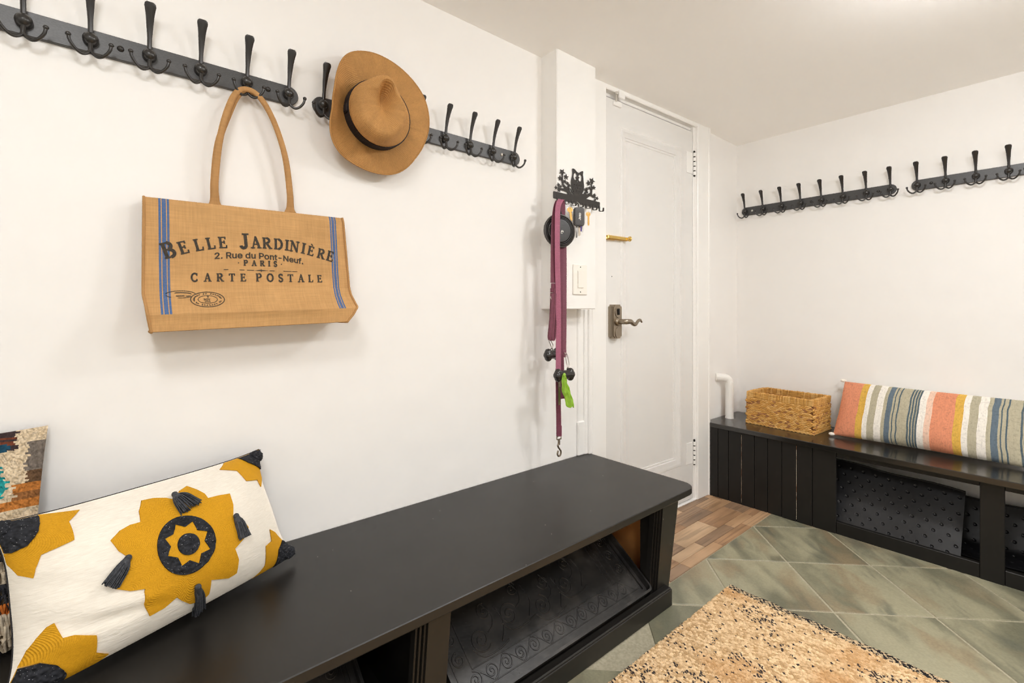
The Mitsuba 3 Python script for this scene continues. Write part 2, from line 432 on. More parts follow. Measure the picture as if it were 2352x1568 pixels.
# ---------------------------------------------------------------- hook rails
def arm(s):
    p = bez([(0, .015, -.026), (s * .004, .017, -.034), (s * .013, .021, -.0395), (s * .023, .026, -.035), (s * .031, .031, -.024), (s * .0335, .033, -.012)], 20)
    return cat([sweep(p, np.linspace(.0034, .0029, len(p)), n=9), ball(p[-1], .0048, 1)])
up = bez([(0, .010, .004), (0, .0145, .03), (0, .022, .058), (0, .034, .086), (0, .043, .103)], 24)
uw = np.interp(np.linspace(0, 1, len(up)), [0, .3, .65, .88, .97, 1], [.0045, .0045, .0075, .0108, .0095, .006])
HOOK = {'upper_prong': sweep(up, uw, np.interp(np.linspace(0, 1, len(up)), [0, .8, 1], [.0042, .0036, .0022]), wdir=(1, 0, 0), n=14),
        'dome': lathe([(.0001, .0215), (.005, .021), (.0095, .0185), (.0125, .0145), (.0135, .010), (.0135, .0)], 26),
        'double_prong': cat([arm(-1), arm(1), sweep([(0, .012, -.006), (0, .0145, -.018), (0, .0155, -.030)], .0042, .0034, wdir=(1, 0, 0), n=10)])}
HOOK['dome'] = place(HOOK['dome'], frame((0, 0, 0), (1, 0, 0), (0, 0, -1), (0, 1, 0)))
HD = {k: mikit.ply(m, 'm_hook', smooth=50) for k, m in HOOK.items()}
SC = place(lathe([(.0001, .0055), (.0035, .005), (.0058, .003), (.0065, .0)], 18), frame((0, .0095, 0), (1, 0, 0), (0, 0, -1), (0, 1, 0)))
SCREW = {k: mikit.ply(SC, k, smooth=50) for k in ('m_hook', 'm_steel')}

def rail(label, M, lx0, lx1, hooks, screws):
    """M: 4x4 that takes (along, out of the wall, up) into the room"""
    t = thing('hook_rail', label, 'coat rack')
    a = np.linspace(-PI / 2, PI / 2, 11)
    r = .0245
    pts = [(lx1 - r + r * math.cos(q), r * math.sin(q)) for q in a] + [(lx0 + r - r * math.cos(q), -r * math.sin(q)) for q in a]
    b = place(prism(pts, .0, .0095, .0012), frame((0, 0, 0), (1, 0, 0), (0, 0, 1), (0, -1, 0)))
    b.vertices[:, 1] *= -1
    b.invert()
    put(t + '__board', place(b, M), 'm_rail', smooth=30)
    for i, x in enumerate(hooks):
        h = t + '__hook' + (f'_{i:03d}' if i else '')
        for k, d in HD.items():
            scene[f'{h}__{k}'] = {**d, 'to_world': T(M @ frame((x, .0095, 0), (1, 0, 0), (0, 1, 0), (0, 0, 1)))}
    for x, m in screws:
        scene[free(t + '__screw')] = {**SCREW[m], 'to_world': T(M @ frame((x, 0, 0), (1, 0, 0), (0, 1, 0), (0, 0, 1)))}
    return t
def MA(x0, z):
    return frame((x0, YA, z), (-1, 0, 0), (0, -1, 0), (0, 0, 1))
def MC(y0, z):
    return frame((XC, y0, z), (0, 1, 0), (-1, 0, 0), (0, 0, 1))
# along-axis points to -x on the left wall
rail('long black metal hook rail with the tote bag on it, nearest on the left wall', MA(0, 1.592), -.386, .362, [.331, .232, .132, .033, -.066, -.163, -.261, -.359], [(-.016, 'm_hook'), (-.311, 'm_hook'), (.28, 'm_hook')])
rail('black metal hook rail behind the straw hat on the left wall', MA(0, 1.588), -1.182, -.424, [-.449, -.547, -.646, -.745, -.845, -.944, -1.044, -1.145], [(-.795, 'm_steel'), (-1.093, 'm_steel'), (-.498, 'm_steel')])
rail('black metal hook rail on the right wall above the wicker basket', MC(0, 1.609), .545, 1.285, [1.262, 1.160, 1.060, .962, .862, .764, .664, .567], [(1.224, 'm_steel'), (.913, 'm_hook'), (.617, 'm_hook')])
rail('black metal hook rail on the right wall above the striped cushion', MC(0, 1.609), -.252, .490, [.467, .367, .268, .168, .069, -.031, -.13, -.23], [(.418, 'm_hook'), (.12, 'm_hook'), (-.18, 'm_hook')])
OWL = {
 'bar': [(1.2807,1.468),(1.3687,1.4679),(1.5469,1.4656),(1.5501,1.4641),(1.5489,1.4423),(1.545,1.441),(1.2807,1.4427),(1.2781,1.444),(1.2781,1.4659)],
 'owl': [(1.3846,1.5747),(1.3934,1.5755),(1.4041,1.5696),(1.4167,1.5642),(1.4258,1.5669),(1.4367,1.5733),(1.4455,1.575),(1.4463,1.5666),(1.4448,1.5602),(1.4477,1.5497),(1.4485,1.5351),(1.4522,1.5185),(1.4507,1.5035),(1.4448,1.4903),(1.4367,1.4817),(1.4477,1.4712),(1.3793,1.4678),(1.3952,1.48),(1.3881,1.4872),(1.381,1.4969),(1.3782,1.5108),(1.3786,1.5276),(1.3828,1.5427),(1.3863,1.5566),(1.3853,1.5648)],
 'eyeL': [(1.4106,1.549),(1.4096,1.5427),(1.4068,1.5374),(1.4028,1.5339),(1.3983,1.5331),(1.3943,1.5351),(1.3916,1.5395),(1.3906,1.5454),(1.3916,1.5516),(1.3943,1.557),(1.3983,1.5604),(1.4028,1.5612),(1.4068,1.5593),(1.4096,1.5549)],
 'eyeR': [(1.4389,1.5481),(1.4379,1.5417),(1.4351,1.5363),(1.431,1.5328),(1.4264,1.532),(1.4223,1.5341),(1.4195,1.5385),(1.4185,1.5444),(1.4195,1.5507),(1.4223,1.5561),(1.4264,1.5596),(1.431,1.5604),(1.4351,1.5584),(1.4379,1.554)],
 'pupL': [(1.4149,1.5457),(1.4137,1.5429),(1.4104,1.5407),(1.4064,1.54),(1.4032,1.541),(1.402,1.5433),(1.4032,1.5461),(1.4064,1.5483),(1.4104,1.549),(1.4137,1.548)],
 'pupR': [(1.4258,1.5462),(1.4245,1.5434),(1.4213,1.5412),(1.4172,1.5405),(1.414,1.5415),(1.4127,1.5438),(1.414,1.5466),(1.4172,1.5488),(1.4213,1.5495),(1.4245,1.5485)],
 'beak': [(1.4142,1.5349),(1.4189,1.5294),(1.4142,1.5223),(1.4095,1.5278)],
 'dots': [(1.3952,1.5137),(1.4084,1.5145),(1.4214,1.5143),(1.4345,1.5141),(1.4013,1.5022),(1.4142,1.5024),(1.4269,1.5028),(1.4077,1.4899),(1.4203,1.49)],
 'branch': [[(1.3758,1.4649,0.0084),(1.3618,1.4794,0.0062),(1.3445,1.4932,0.0045),(1.3325,1.5006,0.0036),(1.3274,1.5162,0.0028),(1.3267,1.5325,0.002),(1.3257,1.5465,0.0014)],[(1.3548,1.483,0.0042),(1.3342,1.4839,0.0034),(1.3173,1.4835,0.0025),(1.3039,1.4864,0.0014)],[(1.3653,1.4776,0.0025),(1.3653,1.4943,0.0022),(1.36,1.5029,0.0014)],[(1.4477,1.4687,0.0084),(1.4738,1.4814,0.0056),(1.4965,1.4936,0.0042),(1.5003,1.5142,0.0031),(1.4996,1.5316,0.0022),(1.4996,1.5465,0.0014)],[(1.4946,1.4896,0.0039),(1.508,1.4834,0.0028),(1.5254,1.4826,0.0017)],[(1.457,1.4763,0.0034),(1.4648,1.4911,0.0025),(1.4671,1.5038,0.0014)],[(1.3952,1.4788,0.0022),(1.381,1.4825,0.0022),(1.3729,1.4931,0.0017)],[(1.4404,1.4811,0.0025),(1.4533,1.4831,0.0025),(1.4589,1.4938,0.002)]],
 'leaf': [(1.3267,1.5502,0.0126),(1.3156,1.5247,0.0101),(1.3479,1.5352,0.0107),(1.3411,1.5162,0.0084),(1.3065,1.4973,0.0079),(1.2922,1.4844,0.0073),(1.3089,1.4779,0.0079),(1.3173,1.4933,0.0062),(1.3566,1.5118,0.007),(1.367,1.5053,0.0067),(1.3566,1.4952,0.0062),(1.5022,1.547,0.0129),(1.4813,1.5346,0.0112),(1.5138,1.5214,0.009),(1.487,1.5145,0.0079),(1.4701,1.5092,0.007),(1.4596,1.5038,0.0056),(1.4719,1.4959,0.0062),(1.5176,1.4907,0.0079),(1.5332,1.4805,0.0079),(1.5215,1.4725,0.0062)],
 'hook': [(1.2955,1.4431),(1.3359,1.4422),(1.3758,1.4422),(1.4149,1.4414),(1.4559,1.4405),(1.4957,1.4399),(1.5332,1.4394)],
}
SUN_SHAPES = {
 'flower': [(0.545,0.902),(0.585,0.92),(0.605,0.875),(0.62,0.828),(0.62,0.788),(0.67,0.78),(0.722,0.763),(0.708,0.675),(0.682,0.598),(0.718,0.552),(0.74,0.465),(0.698,0.4),(0.65,0.362),(0.665,0.268),(0.658,0.168),(0.622,0.162),(0.542,0.22),(0.545,0.115),(0.525,0.085),(0.473,0.115),(0.435,0.173),(0.413,0.215),(0.375,0.182),(0.328,0.173),(0.305,0.265),(0.305,0.34),(0.308,0.358),(0.265,0.38),(0.225,0.425),(0.238,0.478),(0.28,0.578),(0.258,0.64),(0.248,0.72),(0.285,0.763),(0.322,0.78),(0.355,0.778),(0.372,0.848),(0.408,0.915),(0.448,0.908),(0.482,0.885),(0.503,0.855)],
 'star': [(0.512,0.672),(0.515,0.602),(0.55,0.568),(0.528,0.512),(0.542,0.442),(0.505,0.438),(0.492,0.378),(0.46,0.425),(0.43,0.408),(0.42,0.475),(0.39,0.508),(0.408,0.56),(0.398,0.622),(0.43,0.633),(0.45,0.692),(0.478,0.652)],
 'TRy': [(0.763,0.962),(0.815,1.0),(0.878,1.0),(0.908,0.938),(0.99,0.83),(0.985,0.758),(0.93,0.7),(0.925,0.768),(0.848,0.802),(0.83,0.91)],
 'TRd': [(0.878,1.0),(0.922,1.0),(0.968,1.0),(0.995,0.948),(0.99,0.845),(0.99,0.83),(0.908,0.938)],
 'BRy': [(0.77,0.01),(0.818,0.08),(0.828,0.245),(0.875,0.252),(0.88,0.348),(0.918,0.298),(0.965,0.188),(0.912,0.143),(0.89,0.048),(0.872,0.005),(0.815,0.008)],
 'BRd': [(0.965,0.188),(0.995,0.128),(0.968,0.07),(0.918,0.005),(0.875,0.005),(0.872,0.005),(0.89,0.048),(0.912,0.143)],
 'TLy': [(0.138,1.0),(0.235,0.968),(0.18,0.912),(0.16,0.79),(0.072,0.75),(0.05,0.68),(0.042,0.628),(0.015,0.662),(0.002,0.732),(0.0,0.8),(0.025,0.805),(0.068,0.858),(0.112,0.945)],
 'TLd': [(0.025,1.0),(0.088,1.0),(0.135,1.0),(0.12,0.965),(0.095,0.905),(0.05,0.825),(0.012,0.8),(0.0,0.805),(0.0,0.838)],
 'BLy': [(0.008,0.175),(0.02,0.248),(0.038,0.295),(0.06,0.338),(0.075,0.348),(0.092,0.255),(0.12,0.248),(0.175,0.2),(0.19,0.095),(0.24,0.038),(0.22,0.008),(0.15,0.005),(0.143,0.005),(0.122,0.065),(0.092,0.122),(0.05,0.168)],
 'BLd': [(0.002,0.112),(0.008,0.17),(0.05,0.165),(0.092,0.12),(0.128,0.05),(0.135,0.005),(0.002,0.062)],
 'tas': [(0.512,0.878),(0.532,0.748),(0.688,0.588),(0.695,0.41),(0.272,0.585),(0.208,0.455),(0.48,0.235),(0.532,0.012)],
}

# ---------------------------------------------------------------- tote bag
pbr('m_jute', jute_weave((.60, .355, .155), (.345, .180, .066)), .85, weave_bump(420.), .0004, 5e-4, specular=.15)
BLUE = lin(62, 98, 146)
_jw = jute_weave((.60, .355, .155), (.345, .180, .066))
def bag_col(p, n, uv):
    c = _jw(p, n, uv)
    s = mi.Float(0)
    for a, b in ((.0805, .0848), (.0866, .0942), (.0958, .1000), (.4580, .4615), (.4632, .4700), (.4716, .4752)):
        s = dr.maximum(s, smoothstep(a - .0004, a + .0004, uv.x) * (1 - smoothstep(b - .0004, b + .0004, uv.x)))
    s = s * dr.select(uv.y < .281, mi.Float(1), mi.Float(0)) * (.84 + .16 * noise(uv.x * 500, uv.y * 500))
    return mix(c, BLUE, s)
pbr('m_bag', bag_col, .85, weave_bump(420.), .0005, 5e-4, specular=.15)
pbr('m_bag_handle', jute_weave((.50, .285, .120), (.30, .150, .055)), .8, weave_bump(600.), .0004, 5e-4, specular=.15)
pbr('m_ink', lambda p, n, uv: mix((.018, .015, .012), (.050, .036, .021), noise(p.x * 420, p.z * 420, 2)), .8)

BP = np.array([(1.3230, 1.2735), (1.3165, 1.262), (1.309, 1.20), (1.300, 1.12), (1.292, 1.075), (1.280, 1.052), (1.258, 1.030), (1.2420, 1.017), (1.2425, 1.010), (1.254, 1.001), (1.290, .981), (1.320, .981), (1.346, .990), (1.350, 1.05), (1.350, 1.15), (1.349, 1.2735)])
def bag_front(x, z, out=0.0):
    """y of the bag's front at x and height z (the height is measured on a level bag)"""
    zz = BP[:9, 1][::-1]
    y = np.interp(z, zz, BP[:9, 0][::-1])
    q = (x - .28) / .22
    belly = .010 * np.clip(1 - q * q, 0, 1) * np.clip((1.27 - z) / .1, 0, 1) * np.clip((z - 1.0) / .05, 0, 1)
    rip = .0030 * np.sin(x * 38 + 1.0) * np.exp(-((z - 1.062) / .03) ** 2) + .0022 * np.sin(x * 61) * np.exp(-((z - 1.03) / .02) ** 2)
    return y - belly + rip - out
def bag_tilt(x, z):
    return z + .016 * (x - .27) / .44 * np.clip((1.40 - z) / .38, .45, 1.0)
def bag_edges(z):
    L = np.interp(z, [.975, 1.01, 1.06, 1.27], [.066, .0605, .0535, .056])
    R = np.interp(z, [.975, 1.0, 1.02, 1.06, 1.27], [.474, .495, .506, .5035, .4945])
    return L, R
prof = bez(BP, 90)
nu = 90
P = np.zeros((nu, len(prof), 3))
UV = np.zeros((nu, len(prof), 2))
arc = np.r_[0, np.cumsum(np.linalg.norm(np.diff(prof, axis=0), axis=1))]
for i, u in enumerate(np.linspace(0, 1, nu)):
    L, R = bag_edges(prof[:, 1])
    x = L + (R - L) * u
    y = prof[:, 0].copy()
    fr = arc < arc[np.argmin(prof[:, 1])]
    y[fr] = bag_front(x[fr], prof[fr, 1])
    P[i] = np.c_[x, y, bag_tilt(x, prof[:, 1])]
    UV[i] = np.c_[x, arc]
v, f = grid(P)
f = f[:, ::-1]
bag = thing('tote_bag', 'jute tote bag with black lettering and blue stripes hanging from a hook', 'bag')
put(bag + '__body', (v, f), 'm_bag', smooth=True, uv=UV.reshape(-1, 2))
ends = []
for i in (0, nu - 1):
    Q = P[i]
    h = len(Q) // 2
    # gusset pushed in a little along its middle fold
    mid = np.stack([Q, np.broadcast_to(Q.mean(0), Q.shape)], 0)
    mid[1][:, 2] = Q[:, 2] * .85 + Q[:, 2].mean() * .15
    mid[1][:, 1] = np.clip(Q[:, 1], 1.318, 1.34)
    mid[1][:, 0] = Q[:, 0] + (.012 if i == 0 else -.012)
    vv, ff = grid(mid)
    ends.append(trimesh.Trimesh(vv, ff, process=False))
for m in ends:
    put(bag + '__gusset', m, 'm_jute', smooth=True, uv=np.c_[m.vertices[:, 1], m.vertices[:, 2]])
m = cat([trimesh.Trimesh(*grid(np.stack([P[::6, 0] + [0, .006, -.004], P[::6, -1] + [0, -.004, -.004]], 1)), process=False)])
put(bag + '__lining', m, 'm_jute', uv=np.c_[m.vertices[:, 0], m.vertices[:, 1]])
for i in (0, nu - 1):
    k = np.argmin(prof[:, 1])
    put(bag + '__piping', sweep(P[i, :k + 3] + [(-.001 if i == 0 else .001), -.001, 0], .0028, n=7), 'm_bag_handle', smooth=True, uv=None)
hem = [np.array([x, bag_front(x, 1.268, .0006), bag_tilt(x, 1.268)]) for x in np.linspace(.058, .493, 40)]
def handle(dy, sh, lo):
    a = bez([(.190, 1.3270 + dy, 1.250 + lo), (.1905, 1.3240 + dy, 1.286), (.1895, 1.3180 + dy, 1.33), (.197, 1.3120 + dy, 1.42), (.214 + sh, 1.3120 + dy * .9, 1.50), (.236 + sh, 1.3230 + dy * .5, 1.554), (.262 + sh, 1.3270 + dy * .4, 1.569), (.288 + sh, 1.3230 + dy * .5, 1.554), (.316 + sh, 1.3120 + dy * .9, 1.50), (.342 + sh, 1.3120 + dy, 1.42), (.3555 + sh, 1.3180 + dy, 1.33), (.3585 + sh, 1.3240 + dy, 1.292), (.360 + sh, 1.3270 + dy, 1.255 + lo)], 84)
    s = np.linspace(0, 1, len(a))
    w = np.interp(s, [0, .03, .052, .075, .12, .5, .88, .925, .948, .97, 1], [.0230, .0205, .0130, .0088, .0076, .0066, .0076, .0088, .0130, .0205, .0230])
    t = np.interp(s, [0, .04, .09, .5, .91, .96, 1], [.0016, .0022, .0046, .0060, .0046, .0022, .0016])
    m = sweep(a, w, t, wdir=np.where(np.abs(np.gradient(a, axis=0)[:, :1]) > 0, 1.0, 1.0) * np.c_[np.gradient(a, axis=0)[:, 2], 0 * s, -np.gradient(a, axis=0)[:, 0]], n=12)
    arc = np.r_[0, np.cumsum(np.linalg.norm(np.diff(a, axis=0), axis=1))]
    uvv = np.vstack([np.stack([np.repeat(arc, 12), np.tile(np.arange(12) * .004, len(a))], 1), [[0, 0], [arc[-1], 0]]])
    return m, uvv
m, u = handle(0, 0, 0)
put(bag + '__handle', m, 'm_bag_handle', smooth=True, uv=u)
m, u = handle(.017, .006, -.004)
put(bag + '__handle', m, 'm_bag_handle', smooth=True, uv=u)

# lettering: capitals drawn with strokes and small serifs
def arcp(cx, cy, rx, ry, a0, a1, n=16):
    return [(cx + rx * math.cos(math.radians(t)), cy + ry * math.sin(math.radians(t))) for t in np.linspace(a0, a1, n)]
GL = {  # glyph: (width, thick strokes, thin strokes)
 'B': (.62, [[(.12, 0), (.12, 1)], arcp(.30, .76, .22, .21, -80, 80), arcp(.30, .27, .27, .24, -85, 85)], [[(.02, .965), (.34, .965)], [(.12, .53), (.34, .53)], [(.02, .035), (.34, .035)]]),
 'E': (.56, [[(.12, 0), (.12, 1)]], [[(.02, .96), (.50, .96)], [(.12, .53), (.40, .53)], [(.02, .04), (.53, .04)], [(.50, .96), (.49, .84)], [(.53, .04), (.55, .2)], [(.40, .44), (.40, .62)]]),
 'L': (.54, [[(.12, 0), (.12, 1)]], [[(.02, .965), (.26, .965)], [(.02, .04), (.50, .04)], [(.50, .04), (.53, .24)]]),
 'J': (.50, [[(.36, 1), (.36, .2)], arcp(.2, .2, .16, .2, 0, -170)], [[(.22, .965), (.52, .965)]]),
 'A': (.70, [[(.36, 1), (.62, 0)]], [[(.36, 1), (.10, 0)], [(.19, .34), (.53, .34)], [(0, .03), (.22, .03)], [(.50, .03), (.74, .03)]]),
 'R': (.68, [[(.12, 0), (.12, 1)], arcp(.30, .75, .23, .22, -85, 85), [(.30, .5), (.62, 0)]], [[(.02, .965), (.32, .965)], [(.12, .52), (.34, .52)], [(.02, .035), (.24, .035)], [(.54, .035), (.72, .035)]]),
 'D': (.72, [[(.12, 0), (.12, 1)], arcp(.27, .5, .36, .47, -82, 82, 20)], [[(.02, .965), (.34, .965)], [(.02, .035), (.34, .035)]]),
 'I': (.26, [[(.13, 0), (.13, 1)]], [[(.01, .965), (.25, .965)], [(.01, .035), (.25, .035)]]),
 'N': (.76, [[(.12, .97), (.64, .03)]], [[(.12, 0), (.12, 1)], [(.64, 0), (.64, 1)], [(0, .965), (.16, .965)], [(.02, .035), (.22, .035)], [(.54, .965), (.74, .965)]]),
 'P': (.60, [[(.12, 0), (.12, 1)], arcp(.30, .73, .24, .24, -85, 85)], [[(.02, .965), (.32, .965)], [(.12, .48), (.34, .48)], [(.02, .035), (.25, .035)]]),
 'S': (.50, [arcp(.25, .74, .19, .23, 20, 270, 18) + arcp(.25, .25, .20, .24, 90, -160, 18)], [[(.43, .80), (.43, .95)], [(.06, .08), (.06, .24)]]),
 'C': (.68, [arcp(.38, .5, .32, .48, 45, 315, 26)], [[(.60, .74), (.61, .96)], [(.60, .26), (.62, .1)]]),
 'T': (.62, [[(.31, 0), (.31, 1)]], [[(.02, .96), (.60, .96)], [(.02, .96), (.02, .80)], [(.60, .96), (.60, .80)], [(.19, .035), (.43, .035)]]),
 'O': (.74, [arcp(.37, .5, .32, .47, 0, 360, 32)], []),
}
def glyph(ch, h, thick=.195, thin=.105):
    if ch == '\u00c8':
        w, s = glyph('E', h, thick, thin)
        return w, s.union(sg.LineString([(.22 * h, 1.22 * h), (.34 * h, 1.10 * h)]).buffer(.055 * h))
    w, a, b = GL[ch]
    s = shapely.union_all([sg.LineString(q).buffer(thick / 2, cap_style=2, join_style=1) for q in a] + [sg.LineString(q).buffer(thin / 2, cap_style=3) for q in b])
    return w * h, sa.scale(s, h, h, origin=(0, 0))
def on_bag(poly, out=.0010):
    """flat print laid on the front of the bag; poly in (x, height)"""
    m = flat(poly, .0004, .006)
    x, z, o = m.vertices.T
    m.vertices = np.c_[x, bag_front(x, z, out + o - .0004), bag_tilt(x, z)]
    m.invert()
    return m
def unt(z, x):  # height on the level bag of a height in the room
    return z - .016 * (x - .27) / .44 * .85
# BELLE JARDINIERE on an arc: letters' left edges, baseline and height
word = [('B', .0925, .0345), ('E', .1215, .028), ('L', .1500, .0272), ('L', .1730, .0270), ('E', .1955, .0268), ('J', .2385, .0355), ('A', .2625, .0285), ('R', .2880, .0275), ('D', .3140, .0275), ('I', .3395, .0275), ('N', .3500, .0280), ('I', .3785, .0285), ('\u00c8', .3935, .0255), ('R', .4185, .0265), ('E', .4430, .0285)]
def basez(x):
    return np.interp(x, [.0955, .123, .150, .173, .195, .243, .292, .33, .36, .39, .405, .43, .463], [1.1375, 1.1490, 1.1570, 1.1622, 1.1665, 1.1702, 1.1722, 1.1714, 1.1686, 1.1627, 1.1590, 1.1530, 1.1440])
for ch, x0, h in word:
    w, s = glyph(ch, h)
    ang = math.degrees(math.atan2(basez(x0 + w + .004) - basez(x0 - .004), w + .008)) * 1.0
    s = sa.translate(sa.rotate(s, ang, origin=(0, 0)), x0, basez(x0))
    put(bag + '__letter', on_bag(s), 'm_ink')
def line(text, x0, x1, z0, h, caps=True, part='__letter', thick=.195, thin=.105, dz=0.0):
    gl = [(c, *glyph(c, h, thick, thin)) if c != ' ' else (c, h * .55, None) for c in text]
    tot = sum(g[1] for g in gl)
    gap = (x1 - x0 - tot) / (len(gl) - 1)
    x = x0
    for c, w, s in gl:
        if s is not None:
            put(bag + part, on_bag(sa.translate(s, x, z0 + dz * (x - x0) / (x1 - x0))), 'm_ink')
        x += w + gap
line('PARIS', .2450, .3185, 1.1272, .0134, dz=.000, thick=.23, thin=.13)
line('CARTE', .1385, .2475, 1.0880, .0185, dz=.001)
line('POSTALE', .2705, .4280, 1.0890, .0195, dz=-.001)
def text_poly(text, h, bold=True):
    m = meshkit.text_mesh(text, h, .001, bold)
    top = m.facets[np.argmax(m.facets_area)] if False else None
    tri = m.triangles[(m.face_normals[:, 2] > .9)]
    return shapely.union_all([sg.Polygon(t[:, :2]) for t in tri if sg.Polygon(t[:, :2]).area > 1e-12]).buffer(1e-5)
rue = text_poly('2. Rue du Pont-Neuf.', .0140, True)
b = rue.bounds
rue = sa.scale(rue, (.1975) / (b[2] - b[0]), 1, origin=(b[0], 0))
rue = sa.translate(rue, .1850 - b[0], 0)
rue = shapely.transform(rue.segmentize(.004), lambda q: np.c_[q[:, 0], 1.1385 + q[:, 1] + .0070 * (1 - ((q[:, 0] - .283) / .098) ** 2) - .0025 * (q[:, 0] - .283) / .1])
put(bag + '__address_line', on_bag(rue.buffer(0)), 'm_ink')
orn = [sg.LineString([(.2035, 1.1165), (.2115, 1.1165)]), sg.LineString([(.236, 1.1165), (.2455, 1.1163)]), sg.LineString([(.252, 1.1163), (.266, 1.1162)]), sg.LineString([(.276, 1.1162), (.2905, 1.1162)]), sg.LineString([(.2825, 1.1130), (.2825, 1.1190)]), sg.LineString([(.302, 1.116), (.312, 1.116)]), sg.LineString([(.334, 1.1158), (.352, 1.1156)]), sg.LineString([(.355, 1.1155), (.366, 1.1154)])]
orn = shapely.union_all([q.buffer(.0007) for q in orn] + [sg.Polygon([(.268, 1.1162), (.281, 1.1178), (.281, 1.1146)]), sg.Polygon([(.298, 1.1162), (.284, 1.1178), (.284, 1.1146)]), sg.Point(.2335, 1.1335).buffer(.0012), sg.Point(.3290, 1.1335).buffer(.0012)])
put(bag + '__ornament', on_bag(orn), 'm_ink')
def ell(cx, cz, rx, rz, w, a0=0, a1=360):
    return sg.LineString(arcp(cx, cz, rx, rz, a0, a1, 48)).buffer(w)
st = [ell(.1680, 1.0470, .0325, .0168, .0007), ell(.1680, 1.0470, .0185, .0088, .0005)]
for k in range(34):
    a = k / 34 * 2 * PI
    if (k * 7) % 11 > 1:
        st.append(sa.rotate(sg.box(-.0009, -.0017, .0009, .0017), math.degrees(a) + 70 + 30 * (k % 3), origin=(0, 0)).buffer(0) and sa.translate(sa.rotate(sg.box(-.0008, -.0017, .0008, .0017), math.degrees(a) + 60 * (k % 3)), .1680 + .0262 * math.cos(a), 1.0470 + .0130 * math.sin(a)))
st.append(sa.translate(text_poly('9', .0045), .1668, 1.0505))
st.append(sa.translate(text_poly('NOV', .0042), .1600, 1.0450))
st.append(sa.translate(text_poly('1901', .0034), .1610, 1.0405))
put(bag + '__postmark', on_bag(shapely.union_all(st)), 'm_ink')
st = [ell(.1180, 1.0590, .0275, .0078, .0006, 0, 170), ell(.1180, 1.0590, .0275, .0078, .0005, 195, 230), ell(.1180, 1.0590, .0275, .0078, .0005, 260, 320), ell(.1180, 1.0585, .0205, .0045, .0008, 20, 120), sg.LineString([(.110, 1.0555), (.124, 1.0555)]).buffer(.0009), sg.LineString([(.128, 1.0548), (.136, 1.0552)]).buffer(.0008)]
put(bag + '__postmark', on_bag(shapely.union_all(st)), 'm_ink')

# ---------------------------------------------------------------- straw hat
def straw(lo, hi, pitch):
    def fn(p, n, uv):
        r = .5 + .5 * dr.sin(uv.y / pitch * 6.2832)
        w = noise(uv.x * 900, uv.y / pitch, 1)
        c = mix(lo, hi, .35 + .38 * r + .3 * w)
        return c * (.86 + .28 * fbm(uv.x * 40, uv.y * 18, 4, 3))
    return fn
def straw_bump(pitch):
    return lambda p, n, uv: (.5 + .5 * dr.sin(uv.y / pitch * 6.2832)) + .45 * noise(uv.x * 700, uv.y / pitch * 2, 1)
pbr('m_straw', straw((.27, .125, .036), (.50, .260, .088), .0040), .6, straw_bump(.0040), .0007, 4e-4, specular=.25)
pbr('m_hat_band', lambda p, n, uv: mix((.008, .005, .006), (.018, .012, .013), noise(p.x * 700, p.z * 150)), .8)
HOUT = np.array([(.5415, 1.300, 1.7523), (.4886, 1.275, 1.7131), (.4620, 1.262, 1.6582), (.4542, 1.260, 1.6125), (.4491, 1.262, 1.5552), (.4438, 1.270, 1.5068), (.4537, 1.285, 1.4802), (.4801, 1.298, 1.4509), (.5331, 1.305, 1.4288), (.5862, 1.305, 1.4186), (.6363, 1.305, 1.4227), (.6651, 1.305, 1.4360), (0.7149, 1.303, 1.4888), (0.743, 1.298, 1.5376), (0.7576, 1.296, 1.5876), (0.7554, 1.295, 1.6339), (0.7382, 1.295, 1.6815), (0.705, 1.296, 1.7156), (0.6587, 1.298, 1.7444), (0.6104, 1.298, 1.7571), (0.5749, 1.298, 1.7589)])
HC = np.array([.5845, 1.5755])
NT = 120
TH = np.arange(NT) * 2 * PI / NT
def per_angle(pts, vals, c=HC):
    a = np.arctan2(pts[:, -1] - c[1], pts[:, 0] - c[0])
    o = np.argsort(a)
    a, v = a[o], np.asarray(vals)[o]
    return np.interp((TH + PI) % (2 * PI) - PI, np.r_[a - 2 * PI, a, a + 2 * PI], np.r_[v, v, v])
def smooth_ring(v, k=3):
    for _ in range(k):
        v = .5 * v + .25 * np.roll(v, 1) + .25 * np.roll(v, -1)
    return v
RO = smooth_ring(per_angle(HOUT, np.hypot(HOUT[:, 0] - HC[0], HOUT[:, 2] - HC[1])), 5)
YO = smooth_ring(per_angle(HOUT, HOUT[:, 1]), 5)
RB = 1.0 / np.sqrt((np.cos(TH) / .0925) ** 2 + (np.sin(TH) / .0915) ** 2)
YB = 1.297
q = np.linspace(0, 1, 26)
rad = RB[:, None] + (RO - RB)[:, None] * q[None]
curl = (q ** 1.6)[None]
yy = YB + (YO - YB)[:, None] * curl - .006 * np.sin(q * PI)[None] * (np.cos(TH) < -.2)[:, None]
hat_top = np.stack([HC[0] + rad * np.cos(TH)[:, None], yy, HC[1] + rad * np.sin(TH)[:, None]], -1)
uvb = np.stack([np.broadcast_to((TH * .15)[:, None], rad.shape), rad + .2], -1)
lay = np.concatenate([hat_top, hat_top[:, ::-1] + [0, .0022, 0]], 1)
uvl = np.concatenate([uvb, uvb[:, ::-1]], 1)
hat = thing('straw_hat', 'brown straw fedora with a black band hanging on the wall hooks', 'hat')
def wrapgrid(Pn, U):
    Pn = np.concatenate([Pn, Pn[:1]], 0)
    U = np.concatenate([U, U[:1] + [2 * PI * .15, 0]], 0)
    v, f = grid(Pn)
    return v, f, U.reshape(-1, 2)
v, f, u = wrapgrid(lay, uvl)
put(hat + '__brim', (v, f[:, ::-1]), 'm_straw', smooth=True, uv=u)
edge = hat_top[:, -1] + [0, .001, 0]
